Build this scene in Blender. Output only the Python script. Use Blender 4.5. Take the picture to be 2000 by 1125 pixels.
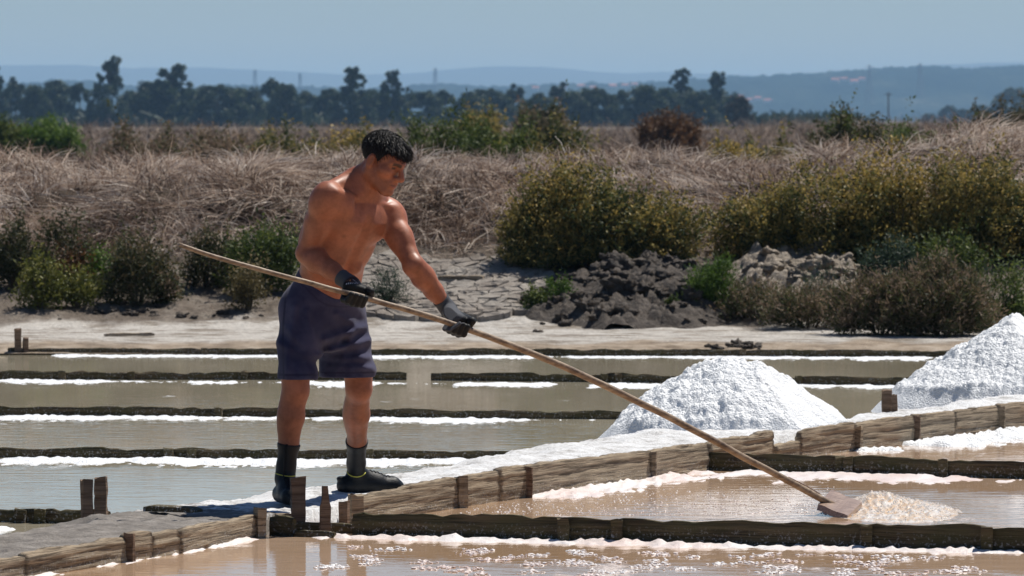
import bpy, math, random
import numpy as np
from mathutils import Vector, Matrix, noise as mnoise
random.seed(7); rng = np.random.default_rng(11)
sc = bpy.context.scene
col = sc.collection
for o in list(bpy.data.objects): bpy.data.objects.remove(o)
# ------------------------------------------------------------------ camera
FPX, HZ, HC = 11111.0, 235.0, 1.70          # focal length in photo pixels, horizon row, eye height
PITCH = math.atan((562.5 - HZ) / FPX)
cam = bpy.data.cameras.new('camera'); camo = bpy.data.objects.new('camera', cam); col.objects.link(camo)
cam.lens = 200; cam.sensor_width = 36; cam.clip_start = 0.5; cam.clip_end = 60000
camo.location = (0, 0, HC); camo.rotation_euler = (math.pi/2 - PITCH, 0, 0)
cam.dof.use_dof = True; cam.dof.focus_distance = 24.0; cam.dof.aperture_fstop = 13
sc.camera = camo
# ------------------------------------------------------------------ sky and sun
SUN_DIR = Vector((0.70, 0.71, 0)).normalized()     # towards the sun, seen from above
SUN_EL = math.radians(60)
w = bpy.data.worlds.new('World'); sc.world = w; w.use_nodes = True
nt = w.node_tree; bg = nt.nodes['Background']
sky = nt.nodes.new('ShaderNodeTexSky'); sky.sky_type = 'NISHITA'; sky.sun_disc = False
sky.sun_elevation = SUN_EL; sky.sun_rotation = math.atan2(SUN_DIR.x, SUN_DIR.y)
sky.air_density = 1.0; sky.dust_density = 0.0; sky.ozone_density = 7.0; sky.altitude = 900
nt.links.new(sky.outputs[0], bg.inputs[0]); bg.inputs[1].default_value = 0.054
sl = bpy.data.lights.new('sun', 'SUN'); sl.energy = 4.6; sl.angle = math.radians(0.55); sl.color = (1.0, 0.955, 0.88)
so = bpy.data.objects.new('sun', sl); col.objects.link(so)
sd = Vector((SUN_DIR.x*math.cos(SUN_EL), SUN_DIR.y*math.cos(SUN_EL), math.sin(SUN_EL)))
so.rotation_euler = sd.to_track_quat('Z', 'Y').to_euler(); so.location = (0, 0, 300)
sc.view_settings.view_transform = 'Standard'; sc.view_settings.look = 'None'
sc.view_settings.gamma = 1; sc.view_settings.use_curve_mapping = False
sc.view_settings.exposure = 0.27
sc.cycles.max_bounces = 5; sc.cycles.diffuse_bounces = 2; sc.cycles.glossy_bounces = 3; sc.cycles.volume_bounces = 1; sc.cycles.transparent_max_bounces = 8
sc.cycles.sample_clamp_indirect = 6
# ------------------------------------------------------------------ helpers
def P(x, y, Y):
    "world point that lies Y metres in front of the camera, at photo pixel x, y"
    ca, sa = math.cos(PITCH), math.sin(PITCH)
    u = (x - 1000) / FPX; v = (562.5 - y) / FPX
    d = Vector((u, ca + v*sa, -sa + v*ca)); k = Y / d.y
    return Vector((d.x*k, Y, HC + d.z*k))
def G(x, y, z=0.0):
    ca, sa = math.cos(PITCH), math.sin(PITCH)
    u = (x - 1000) / FPX; v = (562.5 - y) / FPX
    d = Vector((u, ca + v*sa, -sa + v*ca)); k = (z - HC) / d.z
    return Vector((d.x*k, d.y*k, z))
def _h(ix, iy, iz, s):
    n = (ix*374761393 + iy*668265263 + iz*2147483647 + s*1274126177) & 0xffffffff
    n = ((n ^ (n >> 13)) * 1274126177) & 0xffffffff
    return ((n ^ (n >> 16)) & 0xffffff) / float(0xffffff)
def vnoise(x, y, z=0.0, seed=0):
    x, y, z = np.broadcast_arrays(np.asarray(x, float), np.asarray(y, float), np.asarray(z, float))
    fx, fy, fz = np.floor(x), np.floor(y), np.floor(z)
    ix, iy, iz = fx.astype(np.int64), fy.astype(np.int64), fz.astype(np.int64)
    tx, ty, tz = x-fx, y-fy, z-fz
    tx, ty, tz = tx*tx*(3-2*tx), ty*ty*(3-2*ty), tz*tz*(3-2*tz)
    r = 0
    for a in (0, 1):
        for b in (0, 1):
            for c in (0, 1):
                r = r + _h(ix+a, iy+b, iz+c, seed) * (tx if a else 1-tx) * (ty if b else 1-ty) * (tz if c else 1-tz)
    return r*2 - 1
def fbm(x, y, z=0.0, seed=0, octv=4):
    r = 0; a = 1.0; t = 0
    for i in range(octv):
        r = r + a*vnoise(np.asarray(x)*2**i, np.asarray(y)*2**i, np.asarray(z)*2**i, seed+i*17); t += a; a *= .5
    return r / t
def smooth(a, b, x):
    t = np.clip((np.asarray(x, float)-a)/(b-a), 0, 1); return t*t*(3-2*t)
def mesh_np(name, V, F, mat=None, smooth_=True, attrs=None):
    V = np.asarray(V, np.float32); F = np.asarray(F, np.int32)
    me = bpy.data.meshes.new(name)
    me.vertices.add(len(V)); me.vertices.foreach_set('co', V.ravel())
    k = F.shape[1]
    me.loops.add(F.size); me.loops.foreach_set('vertex_index', F.ravel())
    me.polygons.add(len(F)); me.polygons.foreach_set('loop_start', np.arange(0, F.size, k, dtype=np.int32))
    me.update(calc_edges=True)
    me.polygons.foreach_set('use_smooth', np.full(len(F), smooth_, bool))
    if attrs:
        for n, a in attrs.items():
            at = me.attributes.new(n, 'FLOAT', 'POINT'); at.data.foreach_set('value', np.asarray(a, np.float32))
    if mat: me.materials.append(mat)
    return me
def put(name, me, parent=None, loc=None, rot=None, scale=None):
    o = bpy.data.objects.new(name, me); col.objects.link(o)
    if parent: o.parent = parent
    if loc is not None: o.location = loc
    if rot is not None: o.rotation_euler = rot
    if scale is not None: o.scale = scale
    return o
def tag(o, label=None, cat=None, group=None, kind=None):
    if label: o['label'] = label
    if cat: o['category'] = cat
    if group: o['group'] = group
    if kind: o['kind'] = kind
    return o
def empty(name, loc=(0, 0, 0), rz=0):
    o = bpy.data.objects.new(name, None); col.objects.link(o); o.location = loc; o.rotation_euler = (0, 0, rz)
    o.empty_display_size = .1
    return o
def grid_faces(nu, nv):
    i = np.arange(nu-1)[:, None]*nv + np.arange(nv-1)[None, :]
    return np.stack([i, i+nv, i+nv+1, i+1], -1).reshape(-1, 4)
# ------------------------------------------------------------------ material helper
class M:
    def __init__(s, name):
        s.m = bpy.data.materials.new(name); s.m.use_nodes = True
        s.nt = s.m.node_tree; s.b = s.nt.nodes['Principled BSDF']; s.out = s.nt.nodes['Material Output']
    def n(s, t, **kw):
        nd = s.nt.nodes.new('ShaderNode'+t)
        for k, v in kw.items():
            if k[0] == 'i' and k[1:].isdigit(): nd.inputs[int(k[1:])].default_value = v
            else: setattr(nd, k, v)
        return nd
    def l(s, a, b): s.nt.links.new(a, b)
    def coord(s, kind='Object', scale=(1, 1, 1), loc=(0, 0, 0), rot=(0, 0, 0)):
        t = s.n('TexCoord'); mp = s.n('Mapping'); s.l(t.outputs[kind], mp.inputs[0])
        mp.inputs['Scale'].default_value = scale; mp.inputs['Location'].default_value = loc; mp.inputs['Rotation'].default_value = rot
        return mp.outputs[0]
    def pos(s, scale=(1, 1, 1), rot=(0, 0, 0)):
        t = s.n('NewGeometry'); mp = s.n('Mapping'); s.l(t.outputs['Position'], mp.inputs[0])
        mp.inputs['Scale'].default_value = scale; mp.inputs['Rotation'].default_value = rot
        return mp.outputs[0]
    def noise(s, vec, scale, detail=4, rough=.55, dist=0):
        t = s.n('TexNoise'); s.l(vec, t.inputs['Vector']); t.inputs['Scale'].default_value = scale
        t.inputs['Detail'].default_value = detail; t.inputs['Roughness'].default_value = rough; t.inputs['Distortion'].default_value = dist
        return t.outputs[0]
    def ramp(s, fac, stops, interp='LINEAR'):
        r = s.n('ValToRGB'); s.l(fac, r.inputs[0]); e = r.color_ramp.elements; r.color_ramp.interpolation = interp
        while len(e) < len(stops): e.new(0.5)
        for q, (p, c) in zip(e, stops):
            q.position = p; q.color = (*c, 1) if len(c) == 3 else c
        return r.outputs[0]
    def mix(s, fac, a, b, mode='MIX'):
        x = s.n('Mix', data_type='RGBA', blend_type=mode)
        for v, i in ((fac, 0), (a, 6), (b, 7)):
            if hasattr(v, 'is_linked') or hasattr(v, 'links'): s.l(v, x.inputs[i])
            else: x.inputs[i].default_value = v if i == 0 else ((*v, 1) if len(v) == 3 else v)
        return x.outputs[2]
    def math(s, op, a, b=0.0, clamp=False):
        x = s.n('Math', operation=op, use_clamp=clamp)
        for v, i in ((a, 0), (b, 1)):
            if hasattr(v, 'links'): s.l(v, x.inputs[i])
            else: x.inputs[i].default_value = v
        return x.outputs[0]
    def mrange(s, v, a, b, c=0.0, d=1.0, smooth=False):
        x = s.n('MapRange'); x.interpolation_type = 'SMOOTHSTEP' if smooth else 'LINEAR'
        s.l(v, x.inputs[0])
        for i, q in enumerate((a, b, c, d)): x.inputs[i+1].default_value = q
        return x.outputs[0]
    def attr(s, name):
        a = s.n('Attribute', attribute_name=name); return a.outputs['Fac']
    def rnd(s):
        return s.n('ObjectInfo').outputs['Random']
    def bump(s, h, strength=.5, dist=.01, normal=None):
        b = s.n('Bump'); s.l(h, b.inputs['Height']); b.inputs['Strength'].default_value = strength; b.inputs['Distance'].default_value = dist
        if normal: s.l(normal, b.inputs['Normal'])
        return b.outputs[0]
    def set(s, col=None, rough=None, normal=None, **kw):
        for v, i in ((col, 'Base Color'), (rough, 'Roughness'), (normal, 'Normal')):
            if v is None: continue
            if hasattr(v, 'links'): s.l(v, s.b.inputs[i])
            else: s.b.inputs[i].default_value = (*v, 1) if isinstance(v, tuple) and len(v) == 3 else v
        for k, v in kw.items():
            k = k.replace('_', ' ')
            if hasattr(v, 'links'): s.l(v, s.b.inputs[k])
            else: s.b.inputs[k].default_value = v
        return s.m
def plain(name, c, rough=.6, **kw):
    m = M(name); return m.set(c, rough, **kw)
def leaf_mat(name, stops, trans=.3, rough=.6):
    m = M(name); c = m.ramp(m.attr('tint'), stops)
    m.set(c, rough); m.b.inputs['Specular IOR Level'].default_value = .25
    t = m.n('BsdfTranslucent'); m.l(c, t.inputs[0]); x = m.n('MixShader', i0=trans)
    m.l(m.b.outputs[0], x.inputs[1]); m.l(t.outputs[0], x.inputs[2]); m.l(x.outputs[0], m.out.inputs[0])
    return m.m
# ================================================================== terrain
_ys = np.array([0, 40, 41.6, 44.4, 45.2, 46.3, 47.6, 48.1, 48.8, 49.7, 50.6, 51.6, 53.0, 56, 62, 120, 400])
_zs = np.array([-.06, -.06, .035, .06, .11, .27, .52, .66, .98, 1.18, 1.24, 1.22, .95, .35, .15, .2, .38])
def terrain(X, Y):
    X = np.asarray(X, float); Y = np.asarray(Y, float)
    wob = .35*vnoise(X*.5, 3.3, seed=5) + .18*vnoise(X*1.7, 1.1, seed=6)
    near = smooth(43, 45, Y) * (1-smooth(60, 70, Y))
    z = np.interp(Y + wob*near, _ys, _zs)
    z = z + .24*smooth(1.6, 5.0, X)*smooth(48, 51, Y)*(1-smooth(54, 60, Y))       # the bank is higher to the right
    z = z + (.06*fbm(X*.8, Y*.8, seed=9) + .17*fbm(X*2.2, Y*2.2, seed=10, octv=2)*(1-smooth(55, 58, Y)))*smooth(47.5, 48.6, Y)
    z = z + .10*smooth(.1, 1.0, X)*smooth(2.35, 1.7, X)*smooth(44.9, 45.6, Y)*(1-smooth(47, 48, Y))
    return z
def T(x, y):
    "point where the line of sight through photo pixel x, y meets the terrain"
    lo = 30.0; step = .05
    Y = np.arange(41.0, 120, step)
    ca, sa = math.cos(PITCH), math.sin(PITCH); u = (x-1000)/FPX; v = (562.5-y)/FPX
    d = np.array([u, ca+v*sa, -sa+v*ca]); k = Y/d[1]
    zr = HC + d[2]*k; zt = terrain(d[0]*k, Y)
    hit = np.nonzero(zr <= zt)[0]
    i = hit[0] if len(hit) else len(Y)-1
    return Vector((d[0]*k[i], Y[i], float(zt[i])))
# --- materials of the setting
m = M('mud_and_salt_crust')
p1 = m.pos(); sp = m.n('SeparateXYZ'); m.l(p1, sp.inputs[0])
big = m.noise(m.pos((1, .25, 1)), 1.3, 5, .6); fine = m.noise(p1, 22, 6, .65); mid = m.noise(m.pos((1, .4, 1)), 5, 5, .6)
mud = m.ramp(mid, [(.3, (.085, .066, .050)), (.5, (.17, .14, .115)), (.68, (.27, .235, .195))])
mud = m.mix(m.mrange(fine, .35, .7), mud, m.mix(.5, mud, (.10, .085, .07)))
pale = m.mix(m.mrange(m.noise(m.pos((.7, .9, 1)), 3.2, 6, .7), .46, .60), m.ramp(fine, [(.25, (.34, .31, .275)), (.6, (.52, .49, .45)), (.8, (.64, .62, .59))]), m.ramp(fine, [(.3, (.15, .125, .10)), (.7, (.30, .26, .215))]))
yy = m.math('ADD', sp.outputs[1], m.math('MULTIPLY', m.math('SUBTRACT', big, .5), 2.8))
band = m.math('MULTIPLY', m.mrange(yy, 42.2, 42.9, smooth=True), m.mrange(yy, 45.3, 44.8, smooth=True))
sand = m.ramp(mid, [(.3, (.17, .13, .095)), (.5, (.30, .24, .18)), (.7, (.42, .35, .28))])
c = m.mix(m.mrange(yy, 44.6, 45.1), sand, mud)
hm = m.math('MULTIPLY', m.mrange(yy, 46.2, 47.2), 0.35)
c = m.mix(band, c, pale)
soil = m.ramp(mid, [(.3, (.04, .030, .023)), (.7, (.11, .085, .065))])
c = m.mix(m.mrange(sp.outputs[1], 47.4, 48.2), c, soil)
m.set(c, .95, m.bump(m.math('ADD', fine, m.math('MULTIPLY', mid, 2.0)), .9, .03)); m.b.inputs['Specular IOR Level'].default_value = .1
MUD = m.m
m = M('field_soil'); c = m.ramp(m.noise(m.pos((1, .2, 1)), .15, 5), [(.3, (.10, .085, .06)), (.7, (.24, .19, .15))]); FIELD = m.set(c, 1.0)
# shore and bank: fine sheet
nx, ny = 330, 430
X = np.linspace(-7.5, 7.5, nx)[:, None]; Yg = np.concatenate([np.linspace(41.2, 52, 380), np.linspace(52.2, 62, 50)])[None, :]
Xb, Yb = np.broadcast_arrays(X, Yg); Z = terrain(Xb, Yb)
rough = smooth(44.6, 45.8, Yb)*(1-smooth(47.6, 48.5, Yb))
Z = Z + (.045*np.abs(fbm(Xb*2.2, Yb*2.2, seed=21)) + .03*fbm(Xb*7, Yb*7, seed=22))*rough + .008*fbm(Xb*6, Yb*3, seed=23)
tag(put('muddy_shore', mesh_np('muddy_shore', np.stack([Xb, Yb, Z], -1).reshape(-1, 3), grid_faces(nx, ny), MUD)), kind='structure')
# the wide ground sheet out to the horizon
ys = np.concatenate([[-60, 0, 15, 41, 41.5], np.geomspace(60, 26000, 60)]); xs = np.concatenate([-np.geomspace(9000, 8, 30), [0], np.geomspace(8, 9000, 30)])
Xb, Yb = np.meshgrid(xs, ys, indexing='ij'); Z = np.where(Yb < 58, -.12, np.interp(Yb, [58, 120, 400], [.10, .16, .34])) + 0*Xb
tag(put('ground', mesh_np('ground', np.stack([Xb, Yb, Z], -1).reshape(-1, 3), grid_faces(len(xs), len(ys)), FIELD)), kind='structure')

# ================================================================== far hills
def hill(name, Y0, Y1, nxx, nyy, half, ridge_px, mat, bump, bs, seed):
    px_, py_ = zip(*ridge_px)
    xs = np.linspace(-half, half, nxx)[:, None]; ts = np.linspace(0, 1, nyy)[None, :]
    Ym = .5*(Y0+Y1)
    xpix = 1000 + xs*FPX/Ym
    H = HC + (HZ - np.interp(xpix, px_, py_))*Ym/FPX
    prof = np.sin(np.clip(ts*1.0, 0, 1)*math.pi)**.8
    Yv = Y0 + (Y1-Y0)*ts + 0*xs
    Xv = xs + 0*ts
    und = 1 + .10*fbm(Xv/ (half*.12), Yv/(half*.25), seed=seed)*(1-prof)
    Zv = H*prof*und - 2 + bump*(np.abs(fbm(Xv/bs, Yv/bs, seed=seed+3, octv=3))*1.6)*np.clip(prof*4, 0, 1)
    return tag(put(name, mesh_np(name, np.stack([Xv, Yv, Zv], -1).reshape(-1, 3), grid_faces(nxx, nyy), mat)), kind='structure')
m = M('wooded_hill'); v = m.pos((1, .35, 1))
c = m.ramp(m.noise(v, .014, 6, .65), [(.36, (.010, .018, .018)), (.55, (.019, .030, .026)), (.66, (.038, .048, .038)), (.76, (.11, .105, .08))])
HILLM = m.set(c, 1.0); m.b.inputs['Specular IOR Level'].default_value = 0
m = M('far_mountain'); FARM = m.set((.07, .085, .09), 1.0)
hill('hills', 6200, 8800, 800, 80, 1900, [(-1400, 150), (-300, 175), (0, 168), (60, 166), (150, 158), (230, 166), (330, 182), (430, 172), (520, 168), (600, 172), (720, 178), (800, 172), (880, 166), (960, 172), (1060, 168), (1200, 166), (1300, 160), (1420, 152), (1540, 149), (1640, 141), (1720, 136), (1800, 132), (1860, 136), (1920, 134), (2000, 130), (2500, 128), (3600, 150)], HILLM, 5.5, 13, 40)
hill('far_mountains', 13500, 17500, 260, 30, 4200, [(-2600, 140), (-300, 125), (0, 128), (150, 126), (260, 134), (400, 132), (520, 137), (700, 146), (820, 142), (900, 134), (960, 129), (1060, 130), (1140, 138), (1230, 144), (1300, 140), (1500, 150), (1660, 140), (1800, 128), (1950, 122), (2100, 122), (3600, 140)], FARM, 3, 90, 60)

# ================================================================== houses on the hills, pylons
RED = plain('clay_roof', (.42, .16, .10), .9); WHT = plain('whitewash', (.62, .56, .52), .9); STEEL = plain('galvanised_steel', (.13, .14, .15), .6)
def hill_z(o, x, y):
    pass
dg = bpy.context.evaluated_depsgraph_get()
from mathutils.bvhtree import BVHTree
HB = BVHTree.FromObject(bpy.data.objects['hills'], dg)
def hill_at(x, y):
    ca, sa = math.cos(PITCH), math.sin(PITCH); u = (x-1000)/FPX; v = (562.5-y)/FPX
    d = Vector((u, ca+v*sa, -sa+v*ca)).normalized()
    h = HB.ray_cast(Vector((0, 0, HC)), d)
    return h[0]
def house(x, y, wpx, label):
    h = hill_at(x, y)
    if h is None: return
    W = wpx*h.y/FPX; D = W*.8; H = 4.0; r = empty('house', (h.x, h.y, h.z-1)); r.rotation_euler.z = random.uniform(-.6, .6)
    a, b = W/2, D/2
    V = [(-a, -b, 0), (a, -b, 0), (a, b, 0), (-a, b, 0), (-a, -b, H), (a, -b, H), (a, b, H), (-a, b, H)]
    put('wall', mesh_np('wall', V, [(0, 1, 5, 4), (1, 2, 6, 5), (2, 3, 7, 6), (3, 0, 4, 7)], WHT, False), r)
    a += .5; b += .5; H += .02; t = H+W*.22
    V = [(-a, -b, H), (a, -b, H), (a, b, H), (-a, b, H), (-a, 0, t), (a, 0, t)]
    me = bpy.data.meshes.new('roof'); me.from_pydata(V, [], [(0, 1, 5, 4), (2, 3, 4, 5), (1, 2, 5), (3, 0, 4), (3, 2, 1, 0)]); me.materials.append(RED)
    put('roof', me, r)
    tag(r, label, 'house', 'houses on the distant hills')
for i, (x, y, w_) in enumerate([(1632, 160, 14), (1650, 158, 12), (1668, 163, 15), (1684, 158, 12)]):
    house(x, y, w_, 'far red-roofed house in the high village on the right hill, ' + ['leftmost of four', 'second from left', 'third from left', 'rightmost of four'][i])
for i, (x, y, w_) in enumerate([(1428, 196, 14), (1447, 193, 12), (1463, 200, 15), (1480, 196, 12), (1500, 201, 14)]):
    house(x, y, w_, 'far red-roofed house on the low slope above the lone brown tree, ' + ['leftmost', 'second from left', 'middle one', 'second from right', 'rightmost'][i])
for i, (x, y, w_) in enumerate([(1046, 176, 12), (1100, 175, 12), (1136, 172, 14), (1158, 175, 11), (1196, 172, 14), (1222, 171, 13), (1240, 169, 11)]):
    house(x, y, w_, 'tiny red-roofed house on the skyline behind the tree row, ' + ['first', 'second', 'third', 'fourth', 'fifth', 'sixth', 'last'][i] + ' from left')
def bar(a, b, r):
    a, b = Vector(a), Vector(b); d = (b-a).normalized(); s = d.orthogonal().normalized()*r; t = d.cross(s)
    V = [a+s, a+t, a-s, a-t, b+s, b+t, b-s, b-t]
    return [tuple(v) for v in V], [(0, 1, 5, 4), (1, 2, 6, 5), (2, 3, 7, 6), (3, 0, 4, 7)]
def join(parts):
    V, F = [], []
    for v, f in parts:
        n = len(V); V += v; F += [tuple(i+n for i in q) for q in f]
    return V, F
def pylon(x, ytop, ybase, Y, label):
    b = P(x, ybase, Y); t = P(x, ytop, Y); h = t.z-b.z; w0 = h*.10; r_ = .16*Y/5000+.05
    root = empty('power_pylon', b); root.rotation_euler.z = .4
    def q(f, i): s = w0*(1-f)+.5*f; return (s*(1, -1, -1, 1)[i], s*(1, 1, -1, -1)[i], f*h)
    parts = [bar(q(0, i), q(1, i), r_) for i in range(4)]
    L = [0, .2, .4, .57, .7, .82, .92, 1]
    for k in range(len(L)-1):
        for i in range(4):
            parts += [bar(q(L[k], i), q(L[k+1], (i+1) % 4), r_*.6), bar(q(L[k+1], i), q(L[k+1], (i+1) % 4), r_*.6)]
    put('lattice_mast', mesh_np('lattice_mast', *join(parts), STEEL, False), root)
    for f in (.72, .83, .94):
        a = h*.13; put('cross_arm', mesh_np('cross_arm', *join([bar((-a, 0, f*h), (a, 0, f*h), r_), bar((-a, 0, f*h), (0, 0, f*h+h*.04), r_*.7), bar((a, 0, f*h), (0, 0, f*h+h*.04), r_*.7)]), STEEL, False), root)
    tag(root, label, 'pylon', 'pylons on the skyline')
pylon(498, 136, 178, 6300, 'lattice power pylon on the skyline, leftmost of all')
pylon(586, 143, 180, 6400, 'lattice power pylon on the skyline, second from the left')
pylon(850, 133, 178, 6300, 'lattice mast rising just left of the far blue mountain')
pylon(1698, 127, 205, 5600, 'tall faint pylon standing before the right hill village')
pylon(1797, 124, 192, 5600, 'tall faint pylon before the right hill, rightmost of all')
b = P(1735, 222, 700); pole = empty('utility_pole', b)
put('pole', mesh_np('pole', *bar((0, 0, -1), (0, 0, 2.6), .11), STEEL, False), pole); put('cross_arm', mesh_np('cross_arm', *bar((-.45, 0, 2.35), (.45, 0, 2.35), .07), STEEL, False), pole)
tag(pole, 'short dark utility pole above the reeds on the right', 'pole')

# ================================================================== haze
HZM = bpy.data.materials.new('haze_air'); HZM.use_nodes = True; n_ = HZM.node_tree; n_.nodes.remove(n_.nodes['Principled BSDF'])
pv = n_.nodes.new('ShaderNodeVolumePrincipled'); pv.inputs['Color'].default_value = (.36, .64, 1, 1); pv.inputs['Absorption Color'].default_value = (.1, .1, .1, 1); pv.inputs['Density'].default_value = .00010
pv.inputs['Anisotropy'].default_value = 0.0
n_.links.new(pv.outputs[0], n_.nodes['Material Output'].inputs['Volume'])
xa, ya, yb_, za, zb = 9500, -80, 27000, -6, 190
V = [(-xa, ya, za), (xa, ya, za), (xa, yb_, za), (-xa, yb_, za), (-xa, ya, zb), (xa, ya, zb), (xa, yb_, zb), (-xa, yb_, zb)]
hz = put('haze', mesh_np('haze', V, [(3, 2, 1, 0), (4, 5, 6, 7), (0, 1, 5, 4), (1, 2, 6, 5), (2, 3, 7, 6), (3, 0, 4, 7)], HZM, False)); tag(hz, kind='stuff')

# ================================================================== salt pans: water, path, planks
WL = [(-90, 1152), (74, 1124), (240, 1097), (345, 1081), (490, 1051), (527, 1046), (690, 1022), (832, 1000), (970, 979), (1200, 946), (1380, 918), (1640, 884), (1840, 858), (2000, 839), (2300, 806)]
def wl(x):
    "foot of the plank edging on the right side of the path, at photo column x"
    return G(x, float(np.interp(x, [a for a, b in WL], [b for a, b in WL])), 0)
def water_mat(name, deep, pale, salt, thr, bd):
    m = M(name)
    g = m.pos((1, 1, 1)); st = m.pos((1, .16, 1), (0, 0, math.radians(9)))
    col_ = m.mix(m.mrange(m.noise(st, .9, 4), .35, .68), deep, pale)
    sm = m.mrange(m.noise(m.pos((.55, .22, 1), (0, 0, math.radians(8))), 2.6, 6, .68), thr, thr+.05)
    spk = m.mrange(m.noise(g, 60, 2), .52, .66); sm = m.math('MULTIPLY', sm, m.math('ADD', .45, m.math('MULTIPLY', spk, .55)))
    c = m.mix(sm, col_, salt)
    rip = m.noise(m.pos((1.0, 2.2, 1)), 4.5, 3, .5, .4); rip2 = m.noise(m.pos((1, 1.6, 1)), 17, 2, .5)
    calm = m.mrange(m.noise(m.pos((.35, .12, 1)), 1.0, 2), .35, .65, .35, 1.2)
    h = m.math('MULTIPLY', m.math('ADD', rip, m.math('MULTIPLY', rip2, .22)), calm)
    m.set(c, m.mrange(sm, 0, 1, .035, .55), m.bump(h, .30, bd), IOR=1.333)
    return m.m
WATL = water_mat('brine_grey_green', (.36, .315, .225), (.52, .465, .355), (.78, .76, .74), .65, .007)
WATR = water_mat('brine_pink_tan', (.42, .265, .15), (.60, .43, .31), (.82, .75, .70), .60, .009)
A, B = wl(-90), wl(2300); A = A + (A-B)*1.0
def sheet(name, pts, z, mat):
    me = bpy.data.meshes.new(name); me.from_pydata([(p[0], p[1], z) for p in pts], [], [tuple(range(len(pts)))]); me.materials.append(mat)
    return put(name, me)
off = Vector((.15, 0, 0))
lp = [tuple((wl(x)-Vector((.15, -.06, 0)))[:2]) for x in (-90, 240, 527, 832, 1200, 1640, 2300)]
tag(sheet('water', [(A.x, A.y)] + lp + [(12, 44), (12, 45), (-12, 45), (-12, A.y)], 0.0, WATL), kind='structure')
tag(sheet('water.001', [(A.x, A.y), (14, A.y), (14, wl(2300).y)] + lp[::-1], 0.0, WATR), kind='structure')
m = M('pan_floor'); PANF = m.set((.2, .15, .11), 1); tag(sheet('pan_floor', [(-14, 4), (14, 4), (14, 46), (-14, 46)], -.1, PANF), kind='structure')

# --- the walkway between the pans
dirv = (wl(2000)-wl(74)).normalized(); nrm = Vector((-dirv.y, dirv.x, 0))      # nrm points to the far side of the walkway
m = M('path_mud_and_salt'); p1 = m.pos(); fine = m.noise(p1, 60, 5, .7); mid = m.noise(p1, 9, 5, .6)
mudc = m.ramp(mid, [(.3, (.10, .085, .07)), (.55, (.20, .175, .15)), (.75, (.32, .29, .26))])
saltc = m.ramp(m.math('ADD', m.math('MULTIPLY', mid, .6), m.math('MULTIPLY', fine, .4)), [(.36, (.30, .285, .27)), (.46, (.60, .59, .58)), (.62, (.80, .81, .82))])
c = m.mix(m.mrange(m.math('ADD', m.attr('salt'), m.math('MULTIPLY', m.math('SUBTRACT', mid, .5), .9)), .42, .58), mudc, saltc)
m.set(c, .75, m.bump(m.math('ADD', fine, mid), .8, .015)); PATHM = m.m
ns, ntt = 620, 64
xs = np.linspace(-90, 2300, ns)
Fp = np.array([wl(x)[:2] for x in xs]); wd = np.interp(xs, [-90, 100, 400, 600, 800, 980, 1150, 1300, 1500, 1600, 1680, 1760, 1860, 2000, 2300], [.62, .62, .7, .78, .58, .50, .55, .8, .7, .35, .2, .18, .2, .3, .6])
tt = np.linspace(0, 1, ntt)
Xp = Fp[:, 0:1] + nrm.x*(tt*(wd+.25)[:, None] + .012) ; Yp = Fp[:, 1:2] + nrm.y*(tt*(wd+.25)[:, None] + .012)
top = np.interp(xs, [-90, 240, 500, 700, 900, 1200, 2300], [.078, .078, .080, .078, .10, .125, .13])[:, None]
prof = np.interp(tt, [0, .08, .3, .6, .8, 1.0], [.92, .98, 1.08, 1.05, .55, -.7])[None, :]
Zp = top*prof + (.010*fbm(Xp*4, Yp*4, seed=70) + .008*fbm(Xp*18, Yp*18, seed=71) + .006*np.abs(fbm(Xp*50, Yp*50, seed=72, octv=2)))
lump = smooth(-.1, .5, fbm(Xp*3, Yp*3, seed=75)); Zp += .018*lump*smooth(.2, .45, tt)[None, :]
Zp[:, 0] = -.06
salt = np.interp(xs, [-90, 420, 560, 660, 900, 2300], [-.15, .0, .5, .85, 1.0, 1.0])[:, None] * (1 - .12*tt[None, :]) + 0*Xp
tag(put('walkway_path', mesh_np('walkway_path', np.stack([Xp, Yp, Zp], -1).reshape(-1, 3), grid_faces(ns, ntt), PATHM, True, {'salt': salt.ravel()})), kind='structure')

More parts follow.
